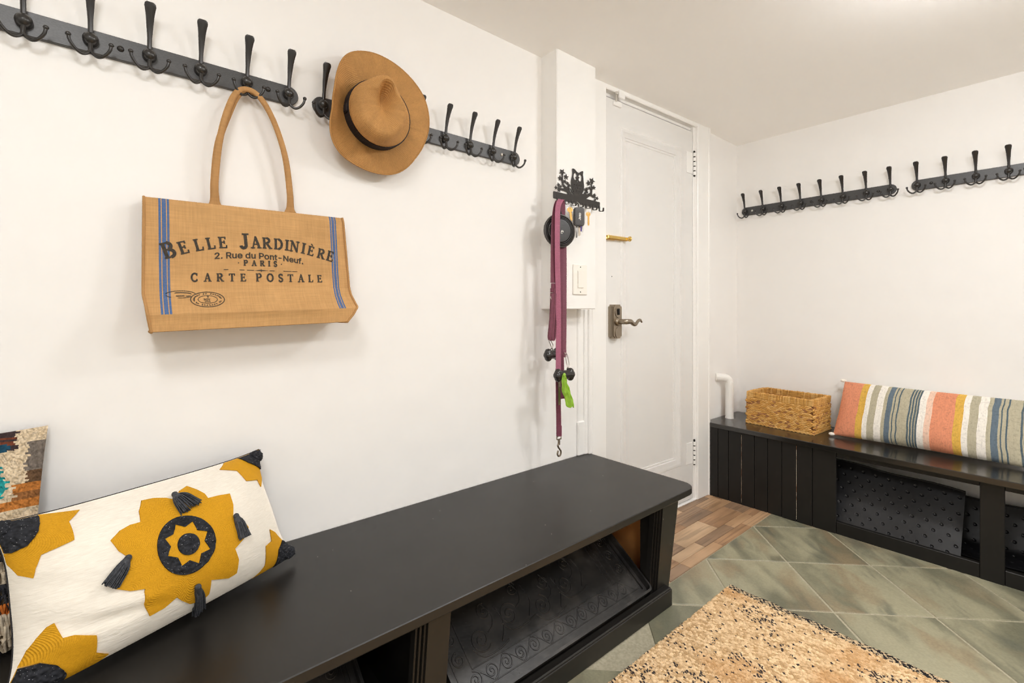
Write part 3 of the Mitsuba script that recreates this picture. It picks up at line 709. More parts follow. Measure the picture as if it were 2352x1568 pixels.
put(hat + '__brim_edge', sweep(edge, .0024, n=8, closed=True), 'm_straw', smooth=True, uv=np.tile([[0.1, .1]], (NT * 8, 1)))
# crown: wall up to a teardrop crease line, then dented top
TOP = np.array([(.5667, 1.6650), (.5928, 1.6600), (.6088, 1.6420), (.6223, 1.6092), (.6340, 1.5760), (.6290, 1.5294), (.6088, 1.4940), (.5667, 1.4695), (.5313, 1.4740), (.5019, 1.4920), (.4850, 1.5178), (.4800, 1.5624), (.4960, 1.6150), (.5310, 1.6450)])
TC = np.array([.5640, 1.5680])
RT = smooth_ring(per_angle(TOP, np.hypot(TOP[:, 0] - TC[0], TOP[:, 1] - TC[1]), TC), 4) * .955
CH = .108
rows = []
arcs = []
def ring_at(c, r, h):
    return np.stack([c[0] + r * np.cos(TH), YB - h + 0 * TH, c[1] + r * np.sin(TH)], -1)
def pinch_(r, amt):
    for a0 in (56, 124):
        r = r - amt * np.exp(-((np.degrees(TH) - a0) / 17) ** 2)
    return r
for s in np.linspace(0, 1, 14):     # the wall, straight behind the band
    w = max(0.0, (s - .42) / .58)
    w = w * w * (3 - 2 * w)
    rows.append(ring_at(HC * (1 - w) + TC * w, RB * (1 - w) + RT * w, CH * .66 * s))
    arcs.append(s * .072)
for s in np.linspace(0, 1, 18)[1:]:  # rounded shoulder up to the crease line
    a = s * PI / 2
    r = pinch_(RT * (.76 + .24 * math.cos(a)), .013 * math.sin(a) ** 2)
    rows.append(ring_at(TC, r, CH * (.66 + .34 * math.sin(a)) + .010 * s * np.clip(np.sin(TH), 0, 1) ** 3))
    arcs.append(.072 + s * .042)
rim = rows[-1].copy()
cz = TC[1] + .004
for s in np.linspace(.03, 1, 34):   # the dented top
    k = 1 - s
    x = TC[0] + (rim[:, 0] - TC[0]) * k
    z = cz + (rim[:, 2] - cz) * k
    y = rim[:, 1] * k + (YB - CH) * (1 - k)
    dent = .038 * (1 - k ** 5) * np.exp(-((x - TC[0] - .003) / .0185) ** 2) * np.exp(-((z - cz - .034) / .050) ** 2) + .005 * (1 - k ** 3)
    rows.append(np.stack([x, y + dent, z], -1))
    arcs.append(.114 + s * .066)
CR = np.stack(rows, 1)
UVc = np.stack([np.broadcast_to((TH * .08)[:, None], CR.shape[:2]), np.broadcast_to(np.array(arcs)[None], CR.shape[:2])], -1)
for _ in range(3):                  # soften the crease line
    CR[:, 1:-1] = .5 * CR[:, 1:-1] + .25 * CR[:, :-2] + .25 * CR[:, 2:]
v, f, u = wrapgrid(CR, UVc)
put(hat + '__crown', (v, f[:, ::-1]), 'm_straw', smooth=True, uv=u)
bw = CR[:, 0:7].copy()
nr = bw - np.r_[HC[0], 0, HC[1]][None, None] * [1, 0, 1]
nr[..., 1] = 0
nr /= np.linalg.norm(nr, axis=-1, keepdims=True)
bo = bw + nr * .0022
bl = np.concatenate([bo, bw[:, ::-1]], 1)
v, f, u = wrapgrid(bl, np.zeros(bl.shape[:2] + (2,)))
put(hat + '__band', (v, f[:, ::-1]), 'm_hat_band', smooth=40)
kx = bo[int(NT * .515), 3]
put(hat + '__bow', box(kx - [.004, .014, .012], kx + [.002, .010, .012], .003), 'm_hat_band')

# ---------------------------------------------------------------- owl key rack
pbr('m_owl', (.020, .017, .015), .4, specular=.5)
rk = thing('key_rack', 'black cut metal key rack with an owl and leafy branches', 'key rack')
sil = [sg.Polygon(OWL['bar']).buffer(.001), spline_poly(OWL['owl'])]
for b in OWL['branch']:
    for (x0, z0, r0), (x1, z1, r1) in zip(b[:-1], b[1:]):
        sil.append(shapely.union_all([sg.Point(x0, z0).buffer(r0 * 1.2), sg.Point(x1, z1).buffer(r1 * 1.2)]).convex_hull)
plate = shapely.union_all(sil).buffer(.0012).buffer(-.0012)
cut = [sa.scale(sg.Polygon(OWL['eyeL']), 1.12, 1.05), sa.scale(sg.Polygon(OWL['eyeR']), 1.12, 1.05), sg.Polygon(OWL['beak'])]
for x, z in OWL['dots']:
    cut.append(sa.rotate(sg.box(x - .0017, z - .0014, x + .0017, z + .0014), 40))
plate = plate.difference(shapely.union_all(cut)).union(shapely.union_all([sa.scale(sg.Polygon(OWL['pupL']), .8, .8), sa.scale(sg.Polygon(OWL['pupR']), .8, .8)]))
RM = frame((0, 1.2665, 0), (1, 0, 0), (0, 0, 1), (0, -1, 0))     # plate plane to the room
put(rk + '__plate', place(flat(plate.buffer(0).simplify(.0001), .0022), RM), 'm_owl')
def leaf(x, z, r, k):
    pts = []
    a0 = 90 + (k * 37) % 50 - 25
    for i in range(10):
        rr = r * (1.0 if i % 2 == 0 else .42) * (1.0 if i % 4 else 1.12)
        a = math.radians(a0 + 36 * i)
        pts.append((x + rr * math.cos(a) * 1.22, z + rr * math.sin(a) * .92))
    return sg.Polygon(pts).buffer(.0004)
for k, (x, z, r) in enumerate(OWL['leaf']):
    put(rk + '__leaf', place(flat(leaf(x, z, r * 1.02, k), .0022), RM), 'm_owl')
hk = ribbon([(0, 0, .006), (0, 0, -.012), (0, -.002, -.0145), (0, -.018, -.0165), (0, -.0205, -.014), (0, -.0215, -.003)], (1, 0, 0), .0075, .0022)
hd = mikit.ply(hk, 'm_owl')
HX = [1.2985 + .0415 * k for k in range(7)]
for x in HX:
    scene[free(rk + '__hook')] = {**hd, 'to_world': T().translate([x, 1.2645, 1.4425])}
for x in (1.2945, 1.5330):
    put(rk + '__screw', place(lathe([(0, .0015), (.002, .0013), (.0032, 0)], 14), frame((x, 1.2643, 1.4560), (1, 0, 0), (0, 0, 1), (0, -1, 0))), 'm_hook')

# ---------------------------------------------------------------- light switch
sw = thing('light_switch', 'white rocker light switch on the boxed chase below the owl rack', 'light switch')
put(sw + '__plate', box((1.3885, 1.2640, 1.0790), (1.4715, 1.2702, 1.2010), .0035), 'm_white_plastic', smooth=20)
m = box((1.4135, 1.2605, 1.1075), (1.4465, 1.2642, 1.1725), .001)
put(sw + '__rocker', m, 'm_white_plastic')
put(sw + '__surround', cat([box((1.4105, 1.2626, 1.1045), (1.4128, 1.2642, 1.1755), .0004), box((1.4472, 1.2626, 1.1045), (1.4495, 1.2642, 1.1755), .0004), box((1.4105, 1.2626, 1.1732), (1.4495, 1.2642, 1.1755), .0004), box((1.4105, 1.2626, 1.1045), (1.4495, 1.2642, 1.1068), .0004)]), 'm_white_plastic')
for z in (1.0905, 1.1895):
    put(sw + '__screw', place(lathe([(0, .0006), (.0022, .0005), (.0026, 0)], 12), frame((1.430, 1.2640, z), (1, 0, 0), (0, 0, 1), (0, -1, 0))), 'm_dark')

# ---------------------------------------------------------------- leashes
def webbing(base):
    def fn(p, n, uv):
        r = .5 + .5 * dr.sin(p.z * 6.2832 / .0042)
        return mi.Color3f(*base) * (.72 + .38 * r) * (.85 + .3 * noise(p.x * 700, p.z * 700))
    return fn
_wb = lambda p, n, uv: .5 + .5 * dr.sin(p.z * 6.2832 / .0042)
pbr('m_web_pink', webbing((.35, .100, .170)), .6, _wb, .0004, 4e-4, sheen=.4)
pbr('m_web_plum', webbing((.175, .052, .080)), .65, _wb, .0004, 4e-4, sheen=.3)
pbr('m_web_wine', webbing((.150, .032, .060)), .65, _wb, .0004, 4e-4, sheen=.3)
def snap(x, y, z):
    """trigger snap hanging from (x, y, z)"""
    sw_ = cat([ribbon([(x - .011, y, z + .012), (x - .011, y, z), (x + .011, y, z), (x + .011, y, z + .012), (x - .011, y, z + .012)], (0, 1, 0), .004, .003), cyl((x, y, z), (x, y, z - .020), .0045, 10)])
    hook = sweep(bez([(x - .002, y, z - .014), (x - .005, y, z - .026), (x + .002, y, z - .036), (x + .010, y, z - .047), (x + .008, y, z - .060), (x - .002, y, z - .063), (x - .008, y, z - .054), (x - .004, y, z - .042)], 28), .0032, n=8)
    return cat([sw_, hook, ball((x - .006, y, z - .022), .0038, 1)])
l1 = thing('dog_leash', 'pink and wine webbing dog leash whose front strand reaches down to a trigger snap', 'dog leash')
front = bez([(1.3005, 1.2470, 1.4305), (1.2930, 1.2360, 1.4330), (1.2790, 1.2310, 1.4260), (1.2665, 1.2300, 1.400), (1.2620, 1.2290, 1.34), (1.2630, 1.2300, 1.22), (1.2690, 1.2330, 1.12), (1.2735, 1.2350, 1.00), (1.2735, 1.2350, .87), (1.2740, 1.2355, .77)], 60)
put(l1 + '__strap', ribbon(front, (1, -.5, 0), .0200, .0024), 'm_web_pink', smooth=30)
low = bez([(1.2740, 1.2375, .80), (1.2755, 1.2375, .70), (1.2780, 1.238, .62), (1.2800, 1.239, .548)], 24)
put(l1 + '__strap', ribbon(low, (1, -.35, 0), .0195, .0024), 'm_web_wine', smooth=30)
put(l1 + '__strap_fold', ribbon([(1.2797, 1.2370, .585), (1.2800, 1.2368, .565), (1.2800, 1.2370, .546)], (1, -.35, 0), .0200, .003), 'm_web_wine')
put(l1 + '__snap', snap(1.2802, 1.2385, .535), 'm_nickel', smooth=40, label='antique brass trigger snap')
put(l1 + '__clip', cat([ribbon([(1.2730, 1.231, .800), (1.2730, 1.2300, .77), (1.2738, 1.2300, .70), (1.2745, 1.231, .665)], (1, -.35, 0), .0085, .003), cyl((1.2732, 1.2282, .79), (1.2736, 1.2282, .735), .0026, 8), ball((1.2736, 1.228, .735), .0045, 1), ball((1.2732, 1.228, .775), .005, 1)]), 'm_nickel', smooth=40)
back = bez([(1.3005, 1.2500, 1.4305), (1.3090, 1.2500, 1.430), (1.3150, 1.2510, 1.41), (1.3130, 1.2530, 1.33), (1.3060, 1.2520, 1.20), (1.3025, 1.251, 1.10), (1.302, 1.251, .90), (1.3060, 1.2500, .83), (1.3085, 1.250, .765), (1.3140, 1.2490, .705), (1.3120, 1.2470, .686), (1.3020, 1.2470, .712), (1.2990, 1.2480, .765)], 80)
put(l1 + '__strap_back', ribbon(back, (1, -.35, 0), .0190, .0024), 'm_web_wine', smooth=30)
l2 = thing('dog_leash', 'plum webbing dog leash with a padded grip loop and a D ring', 'dog leash')
rs = bez([(1.3025, 1.2560, 1.428), (1.3150, 1.2565, 1.415), (1.3250, 1.2570, 1.34), (1.3285, 1.2560, 1.22), (1.3280, 1.2555, 1.10), (1.3270, 1.2550, .98), (1.3255, 1.2550, .855)], 48)
put(l2 + '__strap', ribbon(rs, (1, -.35, 0), .0175, .0024), 'm_web_plum', smooth=30)
put(l2 + '__stitched_end', box((1.3130, 1.2480, .838), (1.3330, 1.2560, .866), .002), 'm_web_plum')
ls = bez([(1.3000, 1.2560, 1.4285), (1.2870, 1.2500, 1.4270), (1.2700, 1.2450, 1.40), (1.2570, 1.2430, 1.33), (1.2545, 1.2430, 1.22), (1.2545, 1.2440, 1.12)], 30)
put(l2 + '__strap', ribbon(ls, (1, -.35, 0), .0200, .0024), 'm_web_wine', smooth=30)
put(l2 + '__keeper', box((1.2445, 1.2400, 1.085), (1.2665, 1.2470, 1.118), .002), 'm_web_wine')
put(l2 + '__d_ring', sweep([(1.2535 + .0135 * math.cos(a), 1.2420, 1.072 + .014 * math.sin(a) - .003) for a in np.linspace(PI, 2 * PI, 14)] + [(1.2670, 1.2420, 1.083), (1.2400, 1.2420, 1.083)], .0014, n=7), 'm_steel', smooth=40, label='silver D ring')
lp = bez([(1.2530, 1.2440, 1.10), (1.2500, 1.2430, 1.04), (1.2455, 1.2420, .985), (1.2390, 1.2420, .94), (1.2372, 1.2420, .918), (1.2430, 1.2420, .907), (1.2530, 1.2430, .912), (1.2600, 1.2450, .94), (1.2640, 1.2470, 1.00), (1.2620, 1.2480, 1.06), (1.2580, 1.2470, 1.10)], 60)
put(l2 + '__grip_loop', ribbon(lp, (.35, -1, 0), .0190, .0030), 'm_web_plum', smooth=30)
lp2 = lp[4:-4] + [-.0015, -.0020, 0]
put(l2 + '__grip_loop', ribbon(bez([(1.2535, 1.2385, 1.08), (1.2495, 1.2380, 1.02), (1.2430, 1.2370, .965), (1.2385, 1.2370, .925), (1.2405, 1.2375, .910)], 24), (1, -.35, 0), .0185, .0030), 'm_web_wine', smooth=30)

# ---------------------------------------------------------------- collapsible bowl
bo_ = thing('collapsible_bowl', 'round black collapsible travel bowl hanging behind the pink strap', 'bowl')
ax = np.array([-.36, -.93, .02]); ax /= np.linalg.norm(ax)
bx = np.cross([0, 0, 1.0], ax); bx /= np.linalg.norm(bx)
BM = frame((1.2960, 1.2530, 1.3180), bx, np.cross(ax, bx), ax)
put(bo_ + '__base', place(lathe([(0, .0115), (.041, .0115), (.044, .0105), (.0445, .006), (0.0, .004)], 48), BM), 'm_plastic_black', smooth=40)
for k, (r0, r1, h) in enumerate(((.0455, .0505, .0095), (.0513, .0560, .0080))):
    put(bo_ + '__fold', place(lathe([(r0, .001), (r0, h - .002), (r0 + .0015, h), (r1 - .0015, h), (r1, h - .002), (r1, .001), (r0, .001)], 48), BM), 'm_plastic_black', smooth=40)
put(bo_ + '__rim', place(lathe([(.0568, 0), (.0568, .0075), (.0590, .0095), (.0630, .0085), (.0648, .005), (.0640, 0), (.0568, 0)], 48), BM), 'm_fob', smooth=40)
put(bo_ + '__hang_loop', place(sweep([(.007 * math.cos(a), .067 + .008 * math.sin(a), .004) for a in np.linspace(0, 2 * PI, 20, endpoint=False)], .0028, n=8, closed=True), BM), 'm_plastic_black', smooth=40)
put(bo_ + '__carabiner', place(sweep([(.005 * math.cos(a), .087 + .016 * math.sin(a), .004) for a in np.linspace(0, 2 * PI, 22, endpoint=False)], .0016, n=7, closed=True), BM), 'm_hook', smooth=40)
em = shapely.union_all([sg.Polygon([(-.004, .000), (.000, .009), (.003, .003), (.005, .008), (.0075, .000), (.0045, .000), (.0035, .003), (.001, .003), (-.001, .000)]), sa.translate(text_poly('PA', .0042), -.0045, -.0058)])
put(bo_ + '__emblem', place(flat(sa.translate(em, .006, -.006), .0004), BM @ frame((0, 0, .0114), (1, 0, 0), (0, 1, 0), (0, 0, 1))), 'm_white_print', label='small white printed emblem')

# ---------------------------------------------------------------- keys
def key_mesh(L, r, bow_hole=True):
    bow = sa.scale(sg.Point(0, 0).buffer(r, 12), 1.0, .86).difference(sg.Point(0, r * .45).buffer(r * .22))
    teeth = [(-r * .26, -r * .6), (-r * .26, -L + .003), (0, -L), (r * .26, -L + .002)]
    z = -L + .002
    k = 0
    while z < -r * 1.3:
        teeth += [(r * (.26 + (.16 if k % 2 else .34)), z + .0012), (r * (.26 + (.36 if k % 2 else .12)), z + .0024)]
        z += .0034
        k += 1
    teeth += [(r * .30, -r * .6)]
    return flat(bow.union(sg.Polygon(teeth).buffer(0)), .0019)
def key_at(name, label, x, y, z, L, r, mat, yaw, roll=0.0, ringr=.011):
    t = thing(name, label, 'key')
    c, s = math.cos(yaw), math.sin(yaw)
    R = np.array([[math.cos(roll), -math.sin(roll), 0], [math.sin(roll), math.cos(roll), 0], [0, 0, 1]])
    M = frame((x, y, z), (c, -s, 0), (0, 0, 1), (-s, -c, 0))
    M[:3, :3] = M[:3, :3] @ R
    put(t + '__blade', place(key_mesh(L, r), M), mat)
    put(t + '__ring', sweep([(x + ringr * math.cos(a) * c, y - ringr * math.cos(a) * s, z + r * .45 + ringr * .85 + ringr * math.sin(a)) for a in np.linspace(0, 2 * PI, 22, endpoint=False)], .0009, n=6, closed=True), 'm_steel', smooth=40)
    return t
key_at('door_key', 'brass key with a round bow left of the black key fob', 1.3395, 1.2380, 1.4020, .045, .0115, 'm_key_brass', .45, .10)
key_at('door_key', 'second brass key tucked behind the left brass key', 1.3475, 1.2440, 1.3980, .044, .0105, 'm_key_brass', -.3, .22)
key_at('door_key', 'small brass key hanging alone right of the black key fob', 1.4490, 1.2410, 1.4000, .046, .0100, 'm_key_brass', .35, 0.0)
key_at('door_key', 'silver key hanging lowest under the black key fob', 1.3885, 1.2480, 1.3560, .056, .0100, 'm_steel', 1.0, 0.0)
key_at('door_key', 'dark steel key right of the lowest silver key', 1.4015, 1.2460, 1.3580, .050, .0100, 'm_nickel', .8, .0)
pbr('m_purple', (.060, .030, .22), .4)
fb = thing('car_key_fob', 'black oval car key fob with silver lettering on the owl rack', 'key fob')
FY = .38
FM = frame((1.3880, 1.2350, 1.3810), (math.cos(FY), -math.sin(FY), 0), (0, 0, 1), (-math.sin(FY), -math.cos(FY), 0))
shp = sg.box(-.012, -.026, .012, .026).buffer(.0095)
put(fb + '__shell', place(stepped(shp, [(.0015, -.0075, .0025), (0, -.005, .010), (.0018, .005, .0018), (.004, .0068, .0008)]), FM), 'm_fob', smooth=30)
put(fb + '__side_trim', place(flat(shp.buffer(.0007), .002), FM @ frame((0, 0, -.001), (1, 0, 0), (0, 1, 0), (0, 0, 1))), 'm_plastic_black', smooth=30)
tm = meshkit.text_mesh('Jeep', .0088, .0006, True)
tm.apply_translation([-tm.bounds[:, 0].mean(), -.0033, 0])
put(fb + '__lettering', place(tm, FM @ frame((0, 0, .0076), (0, 1, 0), (-1, 0, 0), (0, 0, 1))), 'm_white_print', label='silver lettering on the key fob')
put(fb + '__ring', sweep([(1.386 + .013 * math.cos(a), 1.244 - .003 * math.cos(a), 1.4250 + .0145 * math.sin(a)) for a in np.linspace(0, 2 * PI, 24, endpoint=False)], .0010, n=6, closed=True), 'm_steel', smooth=40)
tg = thing('key_tag', 'small purple key tag hanging behind the black key fob', 'key tag')
put(tg + '__tag', box((1.4110, 1.2500, 1.3300), (1.4220, 1.2530, 1.3640), .001), 'm_purple')
put(tg + '__bar', box((1.4235, 1.2490, 1.3280), (1.4290, 1.2530, 1.3980), .001), 'm_steel')
put(tg + '__ring', sweep([(1.4210 + .010 * math.cos(a), 1.251, 1.4070 + .012 * math.sin(a)) for a in np.linspace(0, 2 * PI, 20, endpoint=False)], .0009, n=6, closed=True), 'm_steel', smooth=40)

# ---------------------------------------------------------------- bag dispensers
import manifold3d as m3
def bone(L, r, R):
    ms = [m3.Manifold.hull_points(np.vstack([ball((a, 0, 0), r, 2).vertices for a in (-L / 2, L / 2)]))]
    for sx in (-1, 1):
        for sz in (-1, 1):
            b = ball((sx * L * .47, 0, sz * R * .40), R * .66, 3, (.92, .95, 1))
            ms.append(m3.Manifold.hull_points(b.vertices))
    m = m3.Manifold.batch_boolean(ms, m3.OpType.Add).refine_to_length(.004)
    mm = m.to_mesh()
    t = trimesh.Trimesh(mm.vert_properties[:, :3], mm.tri_verts)
    trimesh.smoothing.filter_taubin(t, iterations=18)
    return t
pbr('m_bone', (.016, .0135, .013), .28, specular=.6)
def dispenser(label, x, y, z, yaw, clip, dy=.005):
    t = thing('waste_bag_dispenser', label, 'bag dispenser', None)
    M = frame((x, y, z), (math.cos(yaw), math.sin(yaw), 0), (-math.sin(yaw), math.cos(yaw), 0), (0, 0, 1))
    put(t + '__case', place(bone(.062, .0168, .0225), M), 'm_bone', smooth=True)
    put(t + '__seam', place(lathe([(.0153, -.0012), (.0160, -.0006), (.0160, .0006), (.0153, .0012)], 30), M @ frame((.010, 0, 0), (0, 0, 1), (0, 1, 0), (-1, 0, 0))), 'm_plastic_black', smooth=True)
    put(t + '__eyelet', sweep([(x + clip[0] + .005 * math.cos(a), y, z + .0185 + .005 * math.sin(a)) for a in np.linspace(0, 2 * PI, 16, endpoint=False)], .0018, n=7, closed=True), 'm_bone', smooth=True)
    c = bez([(x + clip[0], y, z + .022), (x + clip[0] - .005, y, z + .034), (x + clip[1] - .006, y + dy * .8, z + clip[2] - .004), (x + clip[1], y + dy, z + clip[2]), (x + clip[1] + .005, y + dy * .8, z + clip[2] - .006), (x + clip[0] + .006, y, z + .036), (x + clip[0], y, z + .022)], 30)
    put(t + '__carabiner', sweep(c, .0015, n=7), 'm_steel', smooth=True)
    return t
d1 = dispenser('black bone-shaped bag dispenser clipped to the grip loop, without a bag showing', 1.2701, 1.2620, 0.8511, .20, (-.004, -0.0271, .058), -.018)
d2 = dispenser('black bone-shaped bag dispenser with a green plastic bag hanging out', 1.2738, 1.2050, 0.7802, -.10, (.020, 0.0442, .075), .040)
def bagp(p, n, uv):
    return mix((.17, .36, .020), (.34, .56, .060), fbm(p.x * 60, p.z * 60, p.y * 40, 3))
scene['m_bag_green'] = {'type': 'twosided', 'bsdf': {'type': 'bumpmap', 'texture': proc(lambda p, n, uv: dr.abs(fbm(p.x * 55 + p.z * 18, p.z * 30 - p.x * 10, p.y * 30, 3) - .5), 6e-4), 'scale': .006, 'bsdf': {'type': 'principled', 'base_color': proc(bagp), 'roughness': .22, 'specular': .6}}}
gp = []
for s in np.linspace(0, 1, 26):
    z = .784 - .122 * s
    c = 1.2476 + 0.0312 * s - .004 * math.sin(s * 5)
    w = np.interp(s, [0, .1, .3, .6, 1], [.007, .0105, .0135, .0195, .0235])
    row = []
    for q in np.linspace(-1, 1, 14):
        row.append((c + .006 + w * q, 1.1850 - .003 * math.cos(q * 2.2) + .0036 * math.sin(q * 8 + s * 7) + .0030 * abs(math.sin(s * 9 + q * 3)) - .002 * abs(math.sin(q * 5 - s * 8)), z - .004 * q * s + .0025 * math.sin(q * 5) * s))
    gp.append(row)
G = np.array(gp)
G = np.concatenate([G, G[:, ::-1] + [0, .0035, 0]], 1)
v, f = grid(G, closed_v=True)
put(d2 + '__green_bag', (v, f), 'm_bag_green', smooth=True, label='crumpled lime green plastic bag')
put(d2 + '__green_bag_knot', ball((1.2536, 1.1860, .7835), .0068, 2, (1, .8, 1.1)), 'm_bag_green', smooth=True)

# ---------------------------------------------------------------- left storage bench
bn = thing('storage_bench', 'long black painted bench along the left wall under the tote bag', 'bench')
XE, YF = 1.579, .850
cr = [(XE - .052 + .052 * math.cos(a), YF + .052 - .052 * math.sin(a)) for a in np.linspace(0, PI / 2, 14)]
top_pts = [(-1.70, YA - .001), (1.548, YA - .001), (XE, 1.331)] + cr + [(-1.70, YF)]
P2 = sg.Polygon(top_pts)
rings = [(.003, .3765), (0, .380), (0, .3982), (.0018, .4000)]
put(bn + '__top', hullp(np.vstack([np.c_[np.array(P2.buffer(-o, join_style=2).exterior.coords), np.full(len(P2.buffer(-o, join_style=2).exterior.coords), z)] for o, z in rings])), 'm_bench', smooth=35)
def slab(xa, xb, xa2, xb2, zt, zb, yt, yb, th):
    return hullp([(xa, yt, zt), (xb, yt, zt), (xa, yt + th, zt), (xb, yt + th, zt), (xa2, yb, zb), (xb2, yb, zb), (xa2, yb + th, zb), (xb2, yb + th, zb)])
for xa, xb, xa2, xb2, th in ((1.404, 1.500, 1.424, 1.498, .024), (.513, .569, .513, .569, .024), (-.36, -.30, -.36, -.30, .024), (-1.24, -1.18, -1.24, -1.18, .024)):
    p = put(free(bn + '__post'), slab(xa, xb, xa2, xb2, .3768, .048, .876, .914, th), 'm_bench')
    k = [slab(xa - .006 - .007 * i, xa - .001 - .007 * i, xa2 - .006 - .007 * i, xa2 - .001 - .007 * i, .3768, .05, .882 + .006 * i, .920 + .006 * i, .03 - .006 * i) for i in range(3)]
    put(p + '__bead', cat(k), 'm_bench')
put(bn + '__plinth', cat([box((-1.68, .888, .0), (1.478, .912, .057), .002), box((-1.68, .891, .054), (1.476, .916, .0625), .003)]), 'm_bench', smooth=30)
put(bn + '__rail', box((-1.68, .896, .352), (1.49, .914, .3768), .001), 'm_bench')
put(bn + '__end_panel', box((1.478, .93, .0), (1.500, 1.350, .3768), .001), 'm_bench')
put(bn + '__end_panel_lining', box((1.470, .967, .030), (1.478, 1.338, .3765), .0005), 'm_raw_wood', label='bare orange wood inside the bench end')
put(bn + '__stile', box((1.402, .925, .035), (1.424, .966, .3765), .001), 'm_bench')
put(bn + '__stile', box((1.424, .948, .035), (1.470, .966, .3765), .001), 'm_bench')
for x in (.545, -.325, -1.205):
    put(bn + '__divider', box((x, .93, .03), (x + .018, 1.345, .3765), .001), 'm_bench')
put(bn + '__bottom_board', box((-1.68, .914, .008), (1.47, 1.345, .030), .001), 'm_bench')
put(bn + '__bottom_board_lining', box((1.30, .967, .030), (1.470, 1.338, .034), .0005), 'm_plank_3')
put(bn + '__back_panel', box((-1.68, 1.344, .008), (1.478, 1.3555, .3765), .001), 'm_bench')

# ---------------------------------------------------------------- boot trays with cast scrolls
def rubber(p, n, uv):
    a = fbm(p.x * 18, p.y * 18, p.z * 18, 4)
    c = mix((.0075, .0072, .0072), (.019, .017, .0155), smoothstep(.35, .75, a))
    c = mix(c, (.062, .057, .052), .55 * smoothstep(.52, .80, fbm(p.x * 11 + 4, p.y * 11, p.z * 11, 4)))
    return mix(c, (.28, .26, .24), spots(p, 60, .965))
pbr('m_rubber', rubber, .42, lambda p, n, uv: noise(p.x * 300, p.y * 300, p.z * 300) + fbm(p.x * 40, p.y * 40, p.z * 40, 2), .00025, 5e-4, specular=.55)
def spiral(cx, cy, r, turns, a0, sgn=1, n=40):
    t = np.linspace(0, 1, n)
    rr = r * (.06 + .94 * t)
    a = a0 + sgn * turns * 2 * PI * (1 - t)
    return [(cx + q * math.cos(b), cy + q * math.sin(b)) for q, b in zip(rr, a)]
def tray(label, x0, L, W, y0, z0, tilt):
    t = thing('boot_tray', label, 'boot tray', None)
    c, s = math.cos(tilt), math.sin(tilt)
    M = frame((x0, y0, z0), (1, 0, 0), (0, c, s), (0, -s, c))
    R = sg.box(0, 0, L, W).buffer(-.02).buffer(.02)
    put(t + '__base', place(flat(R, .003), M), 'm_rubber')
    rm = cat([flat(R.difference(R.buffer(-.007)), .030), flat(R.buffer(-.005).difference(R.buffer(-.020)), .010)])
    put(t + '__rim', place(rm, M), 'm_rubber')
    sc = []
    def line(p, r=.0021):
        p = np.asarray(p, float)
        sc.append(sweep(np.c_[p, np.full(len(p), .0032)], r, r * .8, n=6))
    for d in (.078, .030):
        line([(d + .05 * 0, d), (L - d, d)], .0016)
        line([(d, W - d), (L - d, W - d)], .0016)
        line([(d, d), (d, W - d)], .0016)
        line([(L - d, d), (L - d, W - d)], .0016)
    k = 0
    x = .075
    while x < L - .07:
        up_ = k % 2
        line(spiral(x, .053, .0205, 1.9, (-PI * .5 if up_ else PI * .5), 1 if up_ else -1))
        line(bez([(x + .002, .053 + (.0205 if not up_ else -.0205)), (x + .022, .053 + (.008 if not up_ else -.008)), (x + .047, .053 + (.019 if up_ else -.019))], 12), .0018)
        x += .0500
        k += 1
    for yy in np.arange(.11, W - .09, .052):
        for xx, sg_ in ((.054, 1), (L - .054, -1)):
            line(spiral(xx, yy, .019, 1.8, PI * .5, sg_))
    for k in range(int((L - .2) / .115)):
        cx = .135 + .115 * k
        cy = .128 + .022 * (k % 2)
        line(spiral(cx, cy, .032, 2.0, -.7 + k, 1 if k % 2 else -1))
        line(spiral(cx + .045, cy + .058, .024, 1.7, 1.2 + k, -1 if k % 2 else 1))
        line(bez([(cx - .034, cy - .012), (cx - .010, cy - .040), (cx + .040, cy - .042), (cx + .078, cy - .034)], 20))
        line(bez([(cx + .030, cy + .006), (cx + .052, cy + .018), (cx + .062, cy + .044), (cx + .046, cy + .082)], 20))
        line(bez([(cx + .058, cy - .030), (cx + .086, cy + .010), (cx + .080, cy + .060)], 18))
    for xx in (L - .11, L - .128):
        line([(xx, .085), (xx, W - .085)], .0018)
    put(t + '__scrollwork', place(cat(sc), M), 'm_rubber', smooth=50, label='raised scroll pattern')
    return t
tray('black scroll-patterned boot tray tilted in the bay at the rounded bench end', .626, .772, .355, .926, .054, math.radians(35))
tray('black scroll-patterned boot tray in the bay left of the middle post', -.275, .72, .355, .940, .054, math.radians(33))

# ---------------------------------------------------------------- right bench
rb = thing('storage_bench', 'low black bench on the right wall under the striped cushion', 'bench')
XF = 2.515
tp = [(2.5135, 1.3165), (2.9195, 1.3165), (2.9195, -1.0), (2.440, -1.0), (2.470, .0), (2.484, .5), (2.500, .9)]
P2 = sg.Polygon(tp).convex_hull
put(rb + '__top', hullp(np.vstack([np.c_[np.array(P2.buffer(-o, join_style=2).exterior.coords), np.full(len(P2.buffer(-o, join_style=2).exterior.coords), z)] for o, z in ((.002, .3755), (0, .378), (0, .3975), (.003, .4000))])), 'm_bench_gloss', smooth=35)
gy = [1.3150, 1.238, 1.181, 1.112, 1.047, .984, .917, .852, .785, .689]
def chipped(p, n, uv):
    c = bench_col(p, n, uv)
    return c
pbr('m_chip', lambda p, n, uv: mix((.30, .13, .06), (.62, .50, .38), smoothstep(.35, .6, noise(p.z * 45, p.y * 10))), .7)
for k in range(9):
    a, b = gy[k + 1] + .0007, gy[k] - .0007
    put(rb + '__board', box((XF - .001 + .0012 * (k % 3), a, .0), (XF + .016, b, .376), .0022), 'm_bench_front')
